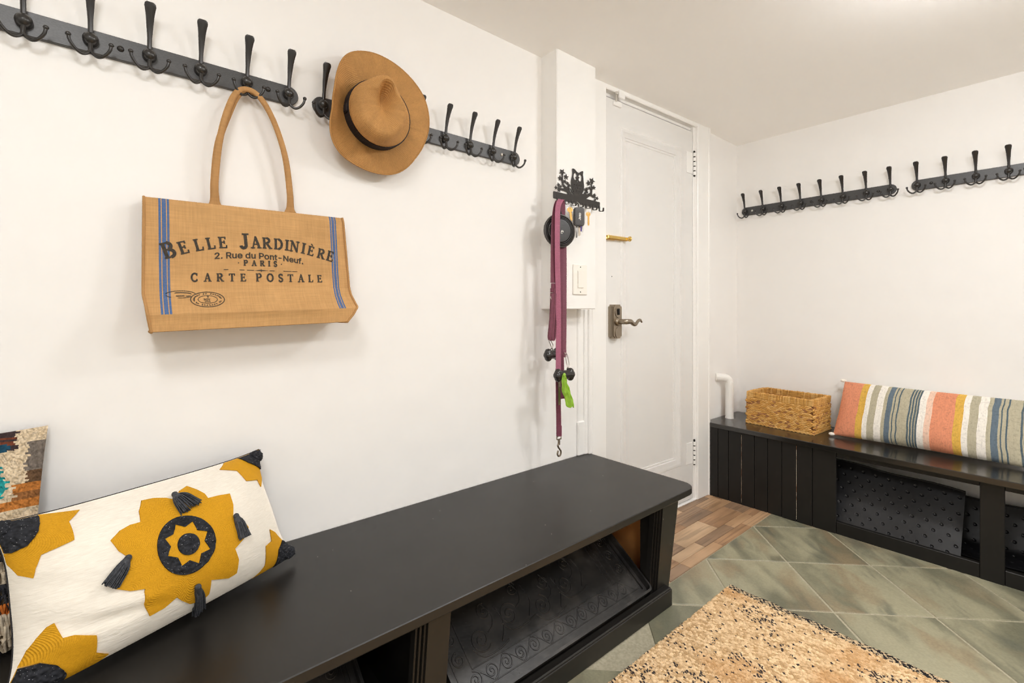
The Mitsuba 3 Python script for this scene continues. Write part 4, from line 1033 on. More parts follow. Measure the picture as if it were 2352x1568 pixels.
put(rb + '__backing', box((XF + .012, .692, .0), (XF + .02, 1.3155, .3755), 0), 'm_bench')
for y in (gy[3], gy[7]):
    put(rb + '__bare_joint', box((XF + .0022, y - .0009, .01), (XF + .012, y + .0009, .365), .0002), 'm_chip', label='chipped joint showing bare wood')
for y0, y1 in ((.156, .222), (-.50, -.434)):
    put(rb + '__post', box((XF, y0, .0), (XF + .024, y1, .3758), .002), 'm_bench_front')
for y0, y1 in ((.222, .689), (-.434, .156)):
    put(rb + '__lower_rail', box((XF + .003, y0, .0), (XF + .022, y1, .056), .002), 'm_bench_front')
    put(rb + '__upper_rail', box((XF + .003, y0, .3505), (XF + .022, y1, .3758), .002), 'm_bench_front')
put(rb + '__divider', box((XF + .022, 1.010, .0), (2.915, 1.026, .3758), .001), 'm_bench')
put(rb + '__bottom_board', box((XF + .022, -1.0, .004), (2.915, .690, .012), .001), 'm_bench')

# dimpled rubber mats leaning in it
def mat_rubber(p, n, uv):
    return mix((.006, .006, .0072), (.011, .011, .0130), fbm(p.x * 22, p.y * 22, p.z * 22, 3))
pbr('m_mat', mat_rubber, .40, lambda p, n, uv: noise(p.x * 420, p.y * 420, p.z * 420), .00015, 5e-4, specular=.4)
def mat(label, path, y0, y1, dz=0.0):
    t = thing('rubber_mat', label, 'rubber mat')
    p = bez([(x, 0, z) for x, z in path], 160)
    arc = np.r_[0, np.cumsum(np.linalg.norm(np.diff(p, axis=0), axis=1))]
    aa = np.linspace(0, arc[-1], int(arc[-1] / .0018))
    p = np.stack([np.interp(aa, arc, p[:, k]) for k in range(3)], 1)
    ys = np.linspace(y0, y1, int((y1 - y0) / .0022))
    m_, n_ = len(p), len(ys)
    tn = np.gradient(p, axis=0)
    nn = np.c_[-tn[:, 2], 0 * tn[:, 0], tn[:, 0]]
    nn /= np.linalg.norm(nn, axis=1, keepdims=True)
    Pm = p[:, None] + np.stack([0 * ys, ys, dz * (ys - y0) + .003 * np.sin(ys * 21)], -1)[None]
    A, Yg = np.meshgrid(aa, ys - y0, indexing='ij')
    k = np.floor((A - .004) / .033)
    ca = k * .033 + .0205
    off = (k % 2) * .0235 + .016
    cy = np.floor((Yg - off) / .047) * .047 + off + .0235
    d = np.hypot(A - ca, Yg - cy)
    inside = (np.minimum(cy, (y1 - y0) - cy) > .012) & (ca < arc[-1] - .010) & (ca > .012)
    dim = np.where(inside, -.0034 * np.clip((.0060 - d) / .0020, 0, 1) + .0004 * np.exp(-((d - .0068) / .0012) ** 2), 0)
    front_ = Pm + nn[:, None] * (.0045 + dim)[..., None]
    v, f = grid(front_)
    back_ = grid(Pm[::8, ::8][:, :, :])
    parts = [trimesh.Trimesh(v, f, process=False), trimesh.Trimesh(back_[0], back_[1][:, ::-1], process=False)]
    for a, b in ((Pm[0], front_[0]), (Pm[-1], front_[-1]), (Pm[:, 0], front_[:, 0]), (Pm[:, -1], front_[:, -1])):
        parts.append(trimesh.Trimesh(*grid(np.stack([a, b], 1)), process=False))
    put(t + '__sheet', cat(parts), 'm_mat', smooth=True)
    e = Pm[-1] + nn[-1] * .0035
    put(t + '__bead', sweep(e[::6], .0038, n=8), 'm_mat', smooth=True)
mat('black dimpled rubber mat tilted in the open bay, in front of another', [(2.556, .024), (2.578, .062), (2.606, .112), (2.652, .180), (2.704, .264)], .280, .990, .052)
mat('black dimpled rubber mat against the wall, behind the tilted mat', [(2.660, .017), (2.740, .018), (2.795, .028), (2.825, .080), (2.850, .150), (2.868, .200)], -.95, .600, .0)

# ---------------------------------------------------------------- white vent pipe
pbr('m_pipe', plaster((.79, .775, .745), .03), .5, lambda p, n, uv: fbm(p.x * 60, p.y * 60, p.z * 40, 3), .003, 1e-3)
pi_ = thing('pipe', 'white painted elbow pipe on the right bench beside the door wall', 'pipe')
pa = bez([(2.702, 1.262, .400), (2.702, 1.262, .50), (2.702, 1.262, .585), (2.700, 1.265, .612), (2.692, 1.274, .627), (2.672, 1.294, .632), (2.648, 1.3175, .633)], 50)
put(pi_ + '__tube', sweep(pa, .0222, n=24), 'm_pipe', smooth=50)
put(pi_ + '__joint', sweep([(2.702, 1.262, .575), (2.702, 1.262, .592)], .0236, n=24), 'm_pipe', smooth=50)
put(pi_ + '__joint', sweep([(2.686, 1.280, .630), (2.677, 1.289, .632)], .0236, n=24), 'm_pipe', smooth=50)
put(pi_ + '__foot', sweep([(2.702, 1.262, .400), (2.702, 1.262, .404)], .0236, n=24), 'm_pipe', smooth=50)
put(pi_ + '__hole', place(lathe([(0, .0004), (.0035, .0003), (.0040, 0)], 14), frame((2.6815, 1.2700, .418), (.3, .95, 0), (0, 0, 1), (.95, -.3, 0))), 'm_dark')

# ---------------------------------------------------------------- wicker basket
def wick(k):
    lo, hi = [((.36, .165, .036), (.66, .365, .098)), ((.48, .25, .070), (.72, .45, .165)), ((.22, .090, .035), (.42, .20, .075))][k]
    def fn(p, n, uv):
        return mix(lo, hi, noise(p.x * 90, p.y * 60, p.z * 300)) * (.85 + .3 * noise(p.x * 600, p.y * 600, p.z * 900))
    return fn
for k in range(3):
    pbr(f'm_wicker_{k}', wick(k), .6, specular=.25)
bk = thing('wicker_basket', 'rectangular woven water hyacinth basket on the right bench beside the pipe', 'basket')
bo = np.array([2.664, 1.147, .4002])
ba = np.array([-.022, -.326, 0.0]); BL_ = float(np.linalg.norm(ba)); ba /= BL_
bb = np.array([.9977, -.0673, 0.0])
BKM = frame(bo, ba, bb, (0, 0, 1))
BW, BH = .208, .146
leafm = trimesh.creation.icosphere(subdivisions=1, radius=1.0)
groups = {0: [], 1: [], 2: []}
rg = np.random.default_rng(11)
nrow = 15
def side_leaves(o, d, out, L):
    for r in range(nrow):
        z = .0085 + r * (BH - .008) / nrow
        x = .004 + (.007 if r % 4 > 1 else 0)
        while x < L - .002:
            m = leafm.copy()
            ln, th = .0142 * (.85 + .3 * rg.random()), .0060 * (.85 + .3 * rg.random())
            m.vertices = m.vertices * [ln * .93, .0058, th * .90]
            m.vertices[:, 2] += .0010 * np.sin(m.vertices[:, 0] / ln * 1.5)
            a = (.34 if r % 2 else -.34) + .16 * (rg.random() - .5)
            c, s = math.cos(a), math.sin(a)
            m.vertices = m.vertices @ np.array([[c, 0, s], [0, 1, 0], [-s, 0, c]])
            pos = o + d * x + np.array([0, 0, z]) + out * (.0015 + .0015 * rg.random())
            V = m.vertices
            m.vertices = pos + V[:, :1] * d + V[:, 1:2] * out + V[:, 2:3] * np.array([0, 0, 1.0])
            u = rg.random()
            groups[0 if u < .52 else (1 if u < .86 else 2)].append(m)
            x += .0150
E_ = np.eye(3)
side_leaves(np.array([0, 0, 0.]), E_[0], -E_[1], BL_)
side_leaves(np.array([BL_, 0, 0.]), E_[1], E_[0], BW)
side_leaves(np.array([0, 0, 0.]), E_[1], -E_[0], BW)
side_leaves(np.array([0, BW, 0.]), E_[0], E_[1], BL_)
put(bk + '__body', place(cat([box((.004, .004, .002), (BL_ - .004, .010, BH), .001), box((.004, BW - .010, .002), (BL_ - .004, BW - .004, BH), .001), box((.004, .004, .002), (.010, BW - .004, BH), .001), box((BL_ - .010, .004, .002), (BL_ - .004, BW - .004, BH), .001), box((.004, .004, .001), (BL_ - .004, BW - .004, .006), .001)]), BKM), 'm_wicker_2')
for k in range(3):
    put(bk + ('__weave'), place(cat(groups[k]), BKM), f'm_wicker_{k}', smooth=True, kind='stuff')
def rim_side(o, d, inn, L, name):
    ms = {0: [], 1: []}
    x = 0.0
    while x < L:
        w = min(.0042 + .0040 * rg.random(), L - x + .0005)
        h0, h1 = .140 + .002 * rg.random(), .1725 + .003 * rg.random()
        big = (math.floor(x / .062) % 2) * .0012
        lean_ = .004 * rg.random()
        q = []
        for z, i0, i1, dx in ((h0, -.0055 - big, .0095, 0), (h0 + .004, -.0075 - big, .0115, .0005), (h1 - .004, -.0075 - big, .0115, lean_), (h1, -.0050, .0085, lean_)):
            for xx in (x + .0002, x + w - .0002):
                for i_ in (i0, i1):
                    q.append(o + d * (xx + dx) + inn * i_ + np.array([0, 0, z]))
        ms[0 if rg.random() < .55 else 1].append(hullp(q))
        x += w
    key = free(bk + '__rim')
    put(key, place(cat(ms[0]), BKM), 'm_wicker_0', kind='stuff')
    put(key + '__wrap', place(cat(ms[1]), BKM), 'm_wicker_1', kind='stuff')
rim_side(np.array([0, 0, 0.]), E_[0], E_[1], BL_, 'a')
rim_side(np.array([0, BW, 0.]), E_[0], -E_[1], BL_, 'b')
rim_side(np.array([0, .012, 0.]), E_[1], E_[0], BW - .024, 'c')
rim_side(np.array([BL_, .012, 0.]), E_[1], -E_[0], BW - .024, 'd')
lp_ = [(-.004, -.004), (BL_ + .004, -.004), (BL_ + .004, BW + .004), (-.004, BW + .004), (-.004, -.004)]
tw = sg.LineString(lp_).segmentize(.004)
tw = np.array(tw.coords)
put(bk + '__base_cord', place(sweep(np.c_[tw, .0035 + .0012 * np.sin(np.arange(len(tw)) * 1.3)], .0034, n=6), BKM), 'm_wicker_1', smooth=50)

# ---------------------------------------------------------------- cushions
def pillow_fn(BL, BR, TR, TL, thick, nrm, pinch=(.05, .05), pw=.42, lean=.5, wr=None):
    BL, BR, TR, TL = [np.array(a, float) for a in (BL, BR, TR, TL)]
    n = np.array(nrm, float)
    n /= np.linalg.norm(n)
    def S(u, v, side=1, off=0.0):
        u, v = np.asarray(u, float), np.asarray(v, float)
        a, b = 2 * u - 1, 2 * v - 1
        u2 = .5 + .5 * a * ((1 - pinch[0] * (1 - np.abs(b) ** 3) + pinch[3] * (1 - b ** 2)) if len(pinch) > 3 else (1 - pinch[0] * (1 - b ** 2)))
        v2 = .5 + .5 * b * ((1 - (pinch[1] * v + (1 - v) * pinch[2]) * (1 - a ** 4)) if len(pinch) > 3 else (1 - pinch[1] * (1 - a ** 2)))
        f = np.clip((1 - a ** 2) * (1 - b ** 2), 0, 1) ** pw
        base = ((1 - u2) * (1 - v2))[..., None] * BL + (u2 * (1 - v2))[..., None] * BR + (u2 * v2)[..., None] * TR + ((1 - u2) * v2)[..., None] * TL
        h = thick * f * (lean if side > 0 else -(1 - lean))
        if wr is not None and side > 0:
            h = h + wr(u, v) * f
        return base + (h + np.asarray(off) * side)[..., None] * n
    return S
def cgrid(n):   # denser towards the edges
    return .5 - .5 * np.cos(np.linspace(0, PI, n))
def cover(S, n=70, m=50, clip=None):
    U, V = np.meshgrid(cgrid(n), cgrid(m), indexing='ij')
    out = []
    for side in (1, -1):
        P_ = S(U, V, side)
        if clip is not None:
            P_ = clip(P_)
        v, f = grid(P_)
        out.append((v, f if side < 0 else f[:, ::-1], np.stack([U, V], -1).reshape(-1, 2)))
    return out
clipA = lambda P_: np.stack([P_[..., 0], np.minimum(P_[..., 1], YA - .002), np.maximum(P_[..., 2], .4008)], -1)
clipC = lambda P_: np.stack([np.minimum(P_[..., 0], XC - .002), P_[..., 1], np.maximum(P_[..., 2], .4008)], -1)

# sunflower cushion
def cloth_white(p, n, uv):
    return mix((.70, .65, .57), (.80, .76, .68), noise(uv.x * 60, uv.y * 520, 1)) * (.95 + .1 * fbm(uv.x * 12, uv.y * 8, 2, 3))
pbr('m_cloth_white', cloth_white, .85, lambda p, n, uv: .6 * noise(uv.x * 26, uv.y * 120, 1) + .35 * (.5 + .5 * dr.sin(uv.y * 620)) * noise(uv.x * 40, uv.y * 200, 3) + .5 * noise(uv.x * 300, uv.y * 170, 2), .0009, 1e-3, sheen=.3, specular=.15)
def mustard(p, n, uv):
    a = uv.x - 0.4689
    b = (uv.y - 0.5335) * .56
    r = dr.sqrt(a * a + b * b)
    th = dr.atan2(b, a)
    pet = r * (1 - .17 * dr.cos(th * 8))
    return pet
def mustard_col(p, n, uv):
    k = .5 + .5 * dr.sin(mustard(p, n, uv) * 6.2832 / .0075)
    return mix((.42, .195, .0055), (.62, .315, .012), .35 + .35 * k + .4 * (noise(uv.x * 300, uv.y * 180, 2) - .3))
pbr('m_mustard', mustard_col, .75, lambda p, n, uv: .5 + .5 * dr.sin(mustard(p, n, uv) * 6.2832 / .0075) + .5 * noise(uv.x * 420, uv.y * 250, 1), .0009, 1e-3, sheen=.4, specular=.2)
def boucle(p, n, uv):
    d = noise(p.x * 260, p.y * 260, p.z * 260)
    c = mix((.0025, .003, .0045), (.022, .024, .031), d)
    return mix(c, (.50, .50, .52), dr.select(noise(p.x * 620 + 7, p.y * 620, p.z * 620) > .88, mi.Float(.7), mi.Float(0)))
pbr('m_boucle', boucle, .8, lambda p, n, uv: noise(p.x * 230, p.y * 230, p.z * 230), .0035, 5e-4, specular=.3)
pbr('m_backing', (.012, .011, .012), .85)
pbr('m_tassel', lambda p, n, uv: mix((.012, .014, .018), (.055, .060, .072), noise(p.x * 500, p.y * 500, p.z * 160)), .75, sheen=.4)
def sunwr(u, v):
    e = np.exp
    w = .0065 * np.sin((v * 1.0 + u * .35) * 30) * e(-((u - .06) / .10) ** 2) + .006 * e(-((v - .33 + .25 * (u - .2)) / .035) ** 2) * e(-((u - .22) / .14) ** 2)
    w -= .010 * e(-((v - .26 + .25 * (u - .2)) / .030) ** 2) * e(-((u - .20) / .12) ** 2)
    return w + .004 * np.sin(u * 17 + v * 9) * e(-((u - .95) / .07) ** 2) + .0025 * np.sin(u * 9 + 3 * v)
S = pillow_fn((-0.13, 1.045, 0.413), (0.345, 1.238, 0.418), (0.284, 1.322, 0.668), (-0.166, 1.205, 0.65), 0.2, (0.36, -0.9, 0.22), (0.12, 0.07, -0.02, 0.03), 0.62, 0.6, sunwr)
sf = thing('cushion', 'white rectangular cushion with a mustard sunflower and dark tassels on the left bench', 'cushion')
(fv, ff, fu), (bv, bf, bu) = cover(S, 90, 64, clipA)
put(sf + '__cover', (fv, ff), 'm_cloth_white', smooth=True, uv=fu)
put(sf + '__backing', (bv, bf), 'm_backing', smooth=True)
t_ = np.linspace(0, 1, 60)
ed = np.concatenate([S(t_, 0 * t_), S(0 * t_ + 1, t_)[1:], S(t_[::-1], 0 * t_ + 1)[1:], S(0 * t_, t_[::-1])[1:-1]])
put(sf + '__piping', sweep(clipA(ed), .0015, n=7, closed=True), 'm_backing', smooth=True)
def applique(pts, off, t, part, bsdf, rough=0.0, spl=0, fine=.007, hole=None, label=None):
    q = np.clip(np.array(pts, float), .001, .999) * [.48, .27]
    g = spline_poly(q, spl) if spl else sg.Polygon(q).buffer(0)
    if hole is not None:
        g = g.difference(sg.Polygon(np.array(hole) * [.48, .27]))
    m = flat(g, t, fine)
    u, v, w = m.vertices[:, 0] / .48, m.vertices[:, 1] / .27, m.vertices[:, 2]
    u, v = np.clip(u, .001, .999), np.clip(v, .001, .999)
    o = off + w
    if rough:
        o = o + np.where(w > t * .5, rough * (meshkit.noise(np.c_[u * 90, v * 60, 0 * u]) - .3), 0)
    return put(sf + part, (clipA(S(u, v, 1, o)), m.faces), bsdf, smooth=40 if False else True, uv=np.c_[u, v], label=label)
def edge_fix(pts, cu, cv):
    """stretch a corner patch out to the seams of its corner"""
    q = np.array(pts, float)
    return q
C0 = np.array([0.4689, 0.5335])
circ = lambda rx, rz, n=40: [(C0[0] + rx * math.cos(a), C0[1] + rz * math.sin(a)) for a in np.linspace(0, 2 * PI, n, endpoint=False)]
H = SUN_SHAPES
applique(H['flower'], .0005, .0028, '__flower', 'm_mustard', spl=0, label='mustard stitched sunflower')
applique(circ(.105, .200), .0030, .0030, '__ring', 'm_boucle', .0022, hole=H['star'], fine=.005)
applique(H['star'], .0030, .0016, '__star', 'm_mustard')
applique(circ(.0390, .0730, 26), .0044, .0030, '__centre', 'm_boucle', .0022, fine=.004)
def corner(kn, cu, cv):
    y = sg.Polygon(np.array(H[kn + 'y']))
    d = sg.Polygon(np.array(H[kn + 'd']))
    dd = shapely.union_all([d, sg.Point(cu, cv)]).convex_hull
    yy_ = shapely.union_all([y.buffer(0), dd, sg.MultiPoint([(cu, cv)])])
    # to the seams: sweep the patch outwards to the corner
    ext = shapely.union_all([yy_] + [sa.translate(yy_, (cu - .5) * s * .16, 0) for s in (.5, 1)] + [sa.translate(yy_, 0, (cv - .5) * s * .36) for s in (.5, 1)] + [sa.translate(yy_, (cu - .5) * .16, (cv - .5) * .36)]).intersection(sg.box(.0015, .0015, .9985, .9985))
    reach = sg.box(min(cu, .5), min(cv, .5), max(cu, .5), max(cv, .5))
    outer = ext.difference(y.convex_hull.union(dd).buffer(0)) if False else ext
    keep = shapely.union_all([y.buffer(0), outer.intersection(sg.Point(cu, cv).buffer(.001)), yy_]).intersection(sg.box(.0015, .0015, .9985, .9985)).buffer(.0005)
    g = max(getattr(keep, 'geoms', [keep]), key=lambda a: a.area)
    applique(np.array(g.exterior.coords)[:-1], .0006, .0022, '__corner_patch', 'm_mustard')
    d2 = dd.intersection(sg.box(.0015, .0015, .9985, .9985))
    kc = applique(np.array(d2.exterior.coords)[:-1], .0022, .0040, '__corner_cap', 'm_boucle', .0035, fine=.004)
    b_ = ball((0, 0, 0), 1, 4)
    b_.vertices *= (1 + .16 * (meshkit.noise(b_.vertices * 6.0 + cu * 5 + cv * 9) - .5))[:, None]
    c_ = S(np.array([cu + (.5 - cu) * .050]), np.array([cv + (.5 - cv) * .10]), 1, -.002)[0]
    b_.vertices = clipA(b_.vertices * [.0165, .0145, .0155] + c_)
    put(kc + '__tip', b_, 'm_boucle', smooth=True)
for kn, cu, cv in (('TR', 1, 1), ('BR', 1, 0), ('TL', 0, 1), ('BL', 0, 0)):
    corner(kn, cu, cv)
def tassel(root, a, b, nrm, L=None, n=70, w=.017):
    a, b = np.array(a), np.array(b)
    d = b - a
    L = np.linalg.norm(d) if L is None else L
    d = d / np.linalg.norm(d)
    sd = np.cross(d, nrm)
    sd /= np.linalg.norm(sd)
    nn = np.cross(sd, d)
    key = free(root + '__tassel')
    ms = []
    for i in range(n):
        q = rng.random() * 2 - 1
        h = rng.random()
        p = [a + nn * .004 + sd * q * .003, a + d * L * .35 + sd * q * w * .62 + nn * (.003 + .010 * h), a + d * L * (.92 + .12 * rng.random()) + sd * q * w * (.80 + .25 * rng.random()) + nn * (.002 + .010 * h)]
        ms.append(sweep(bez(p, 8), np.linspace(.0013, .0010, len(bez(p, 8))), n=5))
    ms.append(sweep(bez([a + nn * .004, a + d * L * .12 + nn * .005, a + d * L * .3 + nn * .005], 8), np.linspace(.0050, .0078, 9), n=10))
    put(key, cat(ms), 'm_tassel', smooth=True, label='dark yarn tassel')
    put(key + '__knot', cat([ball(a + nn * .005, .0056, 2), sweep([a + d * L * .20 + nn * .005, a + d * L * .24 + nn * .005], .0068, n=12)]), 'm_tassel', smooth=True)
tn_ = np.array([.36, -.9, .22])
for k in range(4):
    (u0, v0), (u1, v1) = H['tas'][2 * k], H['tas'][2 * k + 1]
    tassel(sf, S(np.array([u0]), np.array([v0]), 1, .004)[0], S(np.array([u1]), np.array([v1]), 1, .004)[0], tn_, w=(.0205, .0115, .0145, .0130)[k])

# striped cushion on the right bench
STR = [(.790, 'w'), (.750, 'c'), (.661, 'y'), (.634, 'w'), (.615, 's'), (.588, 'w'), (.561, 's'), (.548, 'b'), (.528, 's'), (.521, 'n'), (.517, 's'), (.506, 'n'), (.501, 's'), (.466, 'n'), (.460, 's'), (.456, 'n'), (.450, 's'), (.446, 'n'), (.440, 's'), (.437, 'n'), (.431, 'w'), (.408, 'p'), (.387, 'c')]
STR = STR + [(y - .346, k) for y, k in STR[2:]] + [(y - .692, k) for y, k in STR[2:]]
CC = {'c': (.64, .250, .145), 'y': (.62, .375, .075), 'w': (.76, .72, .655), 's': (.41, .375, .275), 'b': (.115, .152, .188), 'n': (.085, .115, .135), 'p': (.72, .50, .390)}
def stripes(p, n, uv):
    y = .752 - uv.x * .682 + .004 * (noise(uv.y * 9, uv.x * 8) - .5)
    c = mi.Color3f(*CC['w'])
    for y0, k in STR:
        c = dr.select(y < y0, mi.Color3f(*CC[k]), c)
    w = noise(uv.x * 260, uv.y * 26, 1) * .6 + noise(uv.x * 900, uv.y * 300, 2) * .4
    c = c * (.86 + .26 * w)
    return mix(c, c * .78, .6 * smoothstep(.6, .85, noise(uv.x * 130, uv.y * 60, 5)))
pbr('m_stripes', stripes, .85, lambda p, n, uv: noise(uv.x * 480, uv.y * 60, 1) + .4 * noise(uv.x * 480, uv.y * 240, 3), .0009, 8e-4, sheen=.2, specular=.15)
def strwr(u, v):
    return .005 * np.sin(u * 24 + v * 3) * np.exp(-((v - .0) / .22) ** 2) + .006 * np.sin(v * 9 + u * 30) * np.exp(-(u / .05) ** 2) + .003 * np.sin(u * 13 + v * 5)
S2 = pillow_fn((2.700, .752, .408), (2.700, .070, .408), (2.868, .072, .645), (2.872, .748, .652), .155, (-1, .02, .34), (.015, .03), .44, .58, strwr)
sc_ = thing('cushion', 'long cushion with coral, yellow, white and blue stripes on the right bench', 'cushion')
(fv, ff, fu), (bv, bf, bu) = cover(S2, 120, 50, clipC)
put(sc_ + '__cover', (fv, ff), 'm_stripes', smooth=True, uv=fu)
put(sc_ + '__backing', (bv, bf), 'm_cloth_white', smooth=True, uv=bu)
for q in (S2(np.array([.0]), np.array([1.0]))[0], S2(np.array([.0]), np.array([.0]))[0]):
    put(sc_ + '__corner_knot', ball(clipC(q[None])[0] + [-.006, .004, .004], .010, 2, (1, 1.3, .8)), 'm_cloth_white', smooth=True, uv=np.zeros((162, 2)))

# kilim cushion behind it
def kilim(p, n, uv):
    a = (1 - uv.x) * .46
    b = (1 - uv.y) * .40
    row = dr.floor((b + .12 * a) / .0040)
    a2 = a + (cell_rand(row, 3) - .5) * .010 + .004 * (noise(a * 160, b * 190) - .5)
    c = mix((.50, .39, .25), (.66, .55, .40), noise(a * 300, b * 420))
    dk = (.030, .026, .030)
    red, brn, org, tea, nav, gry = (.16, .045, .022), (.115, .065, .035), (.42, .155, .035), (.012, .235, .245), (.012, .055, .095), (.16, .135, .115)
    s = cell_rand(row, 9)
    c = dr.select((b < .040 - .25 * (a - .05)) & (a2 > .040), mix(red, dk, dr.select(s > .45, mi.Float(.9), mi.Float(.1))), c)
    c = dr.select((b > .026) & (b < .042) & (a2 > .052) & (a2 < .078), mi.Color3f(*nav), c)
    c = dr.select((a2 < .024) & (b > .028) & (b < .085), mi.Color3f(*gry), c)
    c = dr.select((a2 > .046 + .35 * dr.abs(b - .105)) & (b > .060) & (b < .172), mix((.008, .150, .165), (.030, .36, .35), noise(a * 260, b * 260)), c)
    c = dr.select((a2 < .020) & (b > .085) & (b < .108), mi.Color3f(*brn), c)
    c = dr.select((a2 < .038) & (b > .108) & (b < .124), mi.Color3f(*org), c)
    c = dr.select((a2 < .034) & (b > .124) & (b < .138), mix(brn, org, .45), c)
    c = dr.select((a2 < .058) & (b > .138) & (b < .154), mi.Color3f(*org), c)
    return c * (.7 + .5 * noise(a * 500, b * 380, 2))
pbr('m_kilim', kilim, .9, lambda p, n, uv: noise(uv.x * 150 + uv.y * 60, uv.y * 77, 1), .005, 1e-3, specular=.15)
S3 = pillow_fn((-.55, 1.18, .405), (-.108, 1.245, .405), (-.097, 1.338, .786), (-.55, 1.338, .770), .085, (.05, -1, .35), (.03, .03), .45, .6)
kl = thing('cushion', 'woven kilim cushion with teal diamonds and shaggy tufts behind the sunflower cushion', 'cushion')
(fv, ff, fu), (bv, bf, bu) = cover(S3, 60, 60, clipA)
put(kl + '__cover', (fv, ff), 'm_kilim', smooth=True, uv=fu)
put(kl + '__backing', (bv, bf), 'm_backing', smooth=True)
pbr('m_yarn_cream', lambda p, n, uv: mix((.50, .41, .29), (.70, .61, .48), noise(p.x * 400, p.y * 400, p.z * 400)), .9)
pbr('m_yarn_black', lambda p, n, uv: mix((.010, .010, .014), (.04, .04, .05), noise(p.x * 400, p.y * 400, p.z * 400)), .9)
pbr('m_yarn_orange', (.55, .15, .02), .9)
ROWS = [(.560, 'm_yarn_cream', .016), (.535, 'm_yarn_black', .016), (.47, 'm_yarn_cream', .014), (.43, 'm_yarn_black', .016), (.38, 'm_yarn_cream', .016), (.335, 'm_yarn_cream', .018), (.28, 'm_yarn_black', .020), (.235, 'm_yarn_black', .020), (.195, 'm_yarn_orange', .022), (.15, 'm_yarn_cream', .032), (.10, 'm_yarn_cream', .036), (.05, 'm_yarn_cream', .036)]
for vv, bs, L in ROWS:
    ms = []
    for u in np.linspace(.02, .995, 150):
        u_ = np.array([u + .004 * rng.standard_normal()]).clip(.01, .995)
        p0 = S3(u_, np.array([vv]), 1, -.001)[0]
        p1 = S3(u_, np.array([vv]), 1, L * (.55 + .2 * rng.random()))[0] + [.004 * rng.standard_normal(), 0, .003]
        p2 = S3(u_ + .004 * rng.standard_normal(), np.array([vv - L * .9 / .40]).clip(0, 1), 1, L * (.2 + .3 * rng.random()))[0] + [.005 * rng.standard_normal(), 0, 0]
        ms.append(sweep(np.maximum(bez([p0, p1, p2], 7), [-9, -9, .403]), .0021, n=5))
    put(kl + '__tuft_row', cat(ms), bs, smooth=True, kind='stuff')

# ---------------------------------------------------------------- jute rug
RX0, RX1, RY0, RY1 = .10, 1.742, -.55, .812
CORD = .0066
def rug_col(p, n, uv):
    cx = p.x / CORD
    row = dr.floor(cx)
    y = p.y + cell_rand(row, 1) * 3
    st = y / .0100 + .5 * (cx - row)
    k = dr.floor(st)
    c = mix((.42, .26, .118), (.84, .63, .39), .10 + .9 * cell_rand(row, k, 2))
    c = mix(c, (.50, .25, .085), .5 * smoothstep(.55, .8, fbm(p.x * 8, p.y * 5, 2, 2)))
    c = c * (.82 + .34 * noise(p.x * 1100, p.y * 300, 1))
    cl = smoothstep(.42, .72, fbm(p.x * 13 + 3, p.y * 9, 5, 3))
    blk = dr.select(cell_rand(row, dr.floor(y / .0082), 7) > 1.0 - .02 - .26 * cl, mi.Float(1), mi.Float(0))
    blk = blk * dr.select(dr.abs(cx - row - .5 - .25 * (st - k - .5)) < .34, mi.Float(1), mi.Float(0))
    return mix(c, (.012, .013, .022), .94 * blk)
pbr('m_jute_rug', rug_col, .9, specular=.1)
def band_col(p, n, uv):
    a = (p.x - 1.714) / .0048
    r_ = dr.floor(a)
    odd = r_ - 2 * dr.floor(r_ / 2)
    z = p.y / .0075 + dr.select(odd > .5, a - r_, r_ - a) * .9
    s = dr.floor(z)
    par = s + dr.floor(r_ / 2) - 2 * dr.floor((s + dr.floor(r_ / 2)) / 2)
    flip = noise(s * .77 + 3, r_ * 1.31 + 5, 2) > .66
    dark = dr.select(flip, 1 - par, par)
    c = dr.select(dark > .5, mi.Color3f(.022, .020, .021), mi.Color3f(.60, .46, .29))
    return c * (.7 + .5 * noise(p.x * 700, p.y * 700))
pbr('m_rug_band', band_col, .9, specular=.1)
rug = thing('rug', 'natural jute rug with black flecks and a dark braided edge on the tile floor', 'rug')
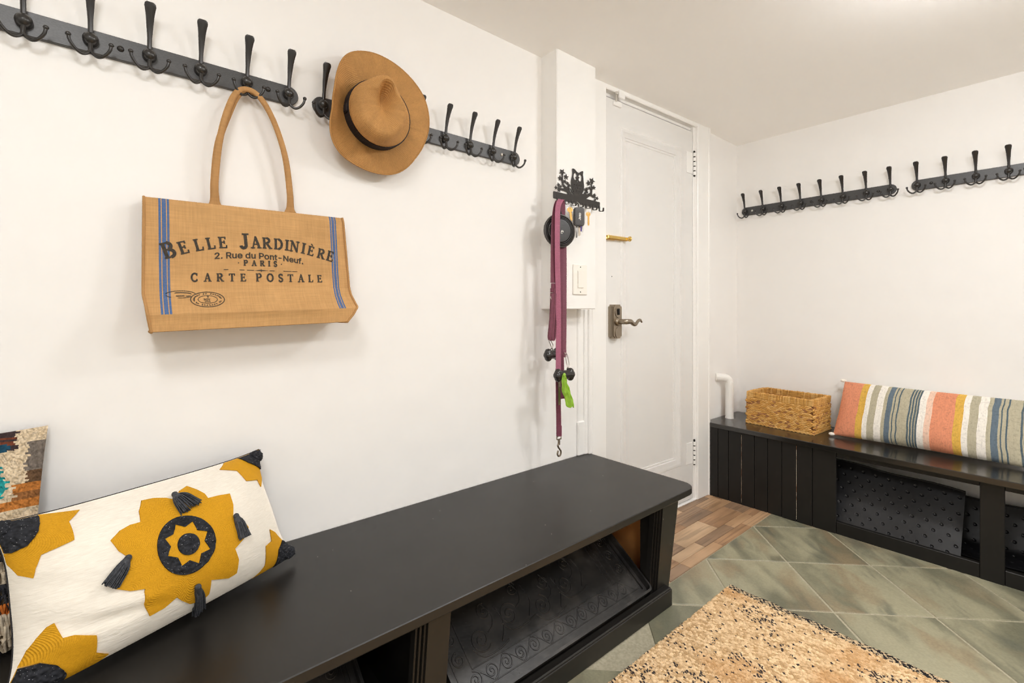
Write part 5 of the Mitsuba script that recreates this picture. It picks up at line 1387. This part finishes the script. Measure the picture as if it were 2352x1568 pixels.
def rug_field(x0, x1, nx, ny, cord):
    xs = np.linspace(x0, x1, nx)
    ys = np.linspace(0, 1, ny)
    X, Y = np.meshgrid(xs, ys, indexing='ij')
    row = np.floor(X / cord)
    jit = meshkit.noise(np.stack([row * 1.7, 0 * row, 0 * row], -1))
    Yt = RY0 + (RY1 - RY0 - .004 + .007 * jit) * Y
    fr = X / cord - row
    Z = .0036 + .0034 * np.sqrt(np.clip(1 - (2 * fr - 1) ** 2, 0, 1)) + .0022 * np.sin((Yt + jit * 3) / .0100 * 2 * PI + 3 * fr) + .0016 * meshkit.noise(np.stack([X * 150, Yt * 150, 0 * X], -1))
    Z *= np.clip((RY1 + .003 - Yt) / .006, .25, 1) ** .5
    return np.stack([X, Yt, Z + .001], -1)
Pr = rug_field(.80, 1.716, 760, 440, CORD)
Pr2 = rug_field(RX0, .80, 24, 60, CORD)
m1, m2 = grid(Pr), grid(Pr2)
sk = []
for A in (Pr, Pr2):
    for L in (A[:, 0], A[:, -1]):
        sk.append(grid(np.stack([L, L * [1, 1, 0] + [0, 0, .0008]], 1)))
put(rug + '__field', cat([trimesh.Trimesh(*q, process=False) for q in [m1, m2] + sk]), 'm_jute_rug', smooth=True)
xs = np.linspace(1.714, 1.743, 30)
ys = np.linspace(RY0, RY1 - .002, 420)
X, Y = np.meshgrid(xs, ys, indexing='ij')
fr = (X - 1.714) / .0048 % 1
Z = .0045 + .0030 * np.sqrt(np.clip(1 - (2 * fr - 1) ** 2, 0, 1)) + .0016 * np.sin(Y / .0075 * 2 * PI + fr * 5)
Pb = np.stack([X + .002 * np.sin(Y * 40), Y, Z], -1)
put(rug + '__border', cat([trimesh.Trimesh(*grid(Pb), process=False), trimesh.Trimesh(*grid(np.stack([Pb[-1], Pb[-1] * [1, 1, 0] + [.001, 0, .0008]], 1)), process=False), trimesh.Trimesh(*grid(np.stack([Pb[:, -1], Pb[:, -1] * [1, 1, 0] + [0, .001, .0008]], 1)), process=False)]), 'm_rug_band', smooth=True, label='dark braided edge of the rug')
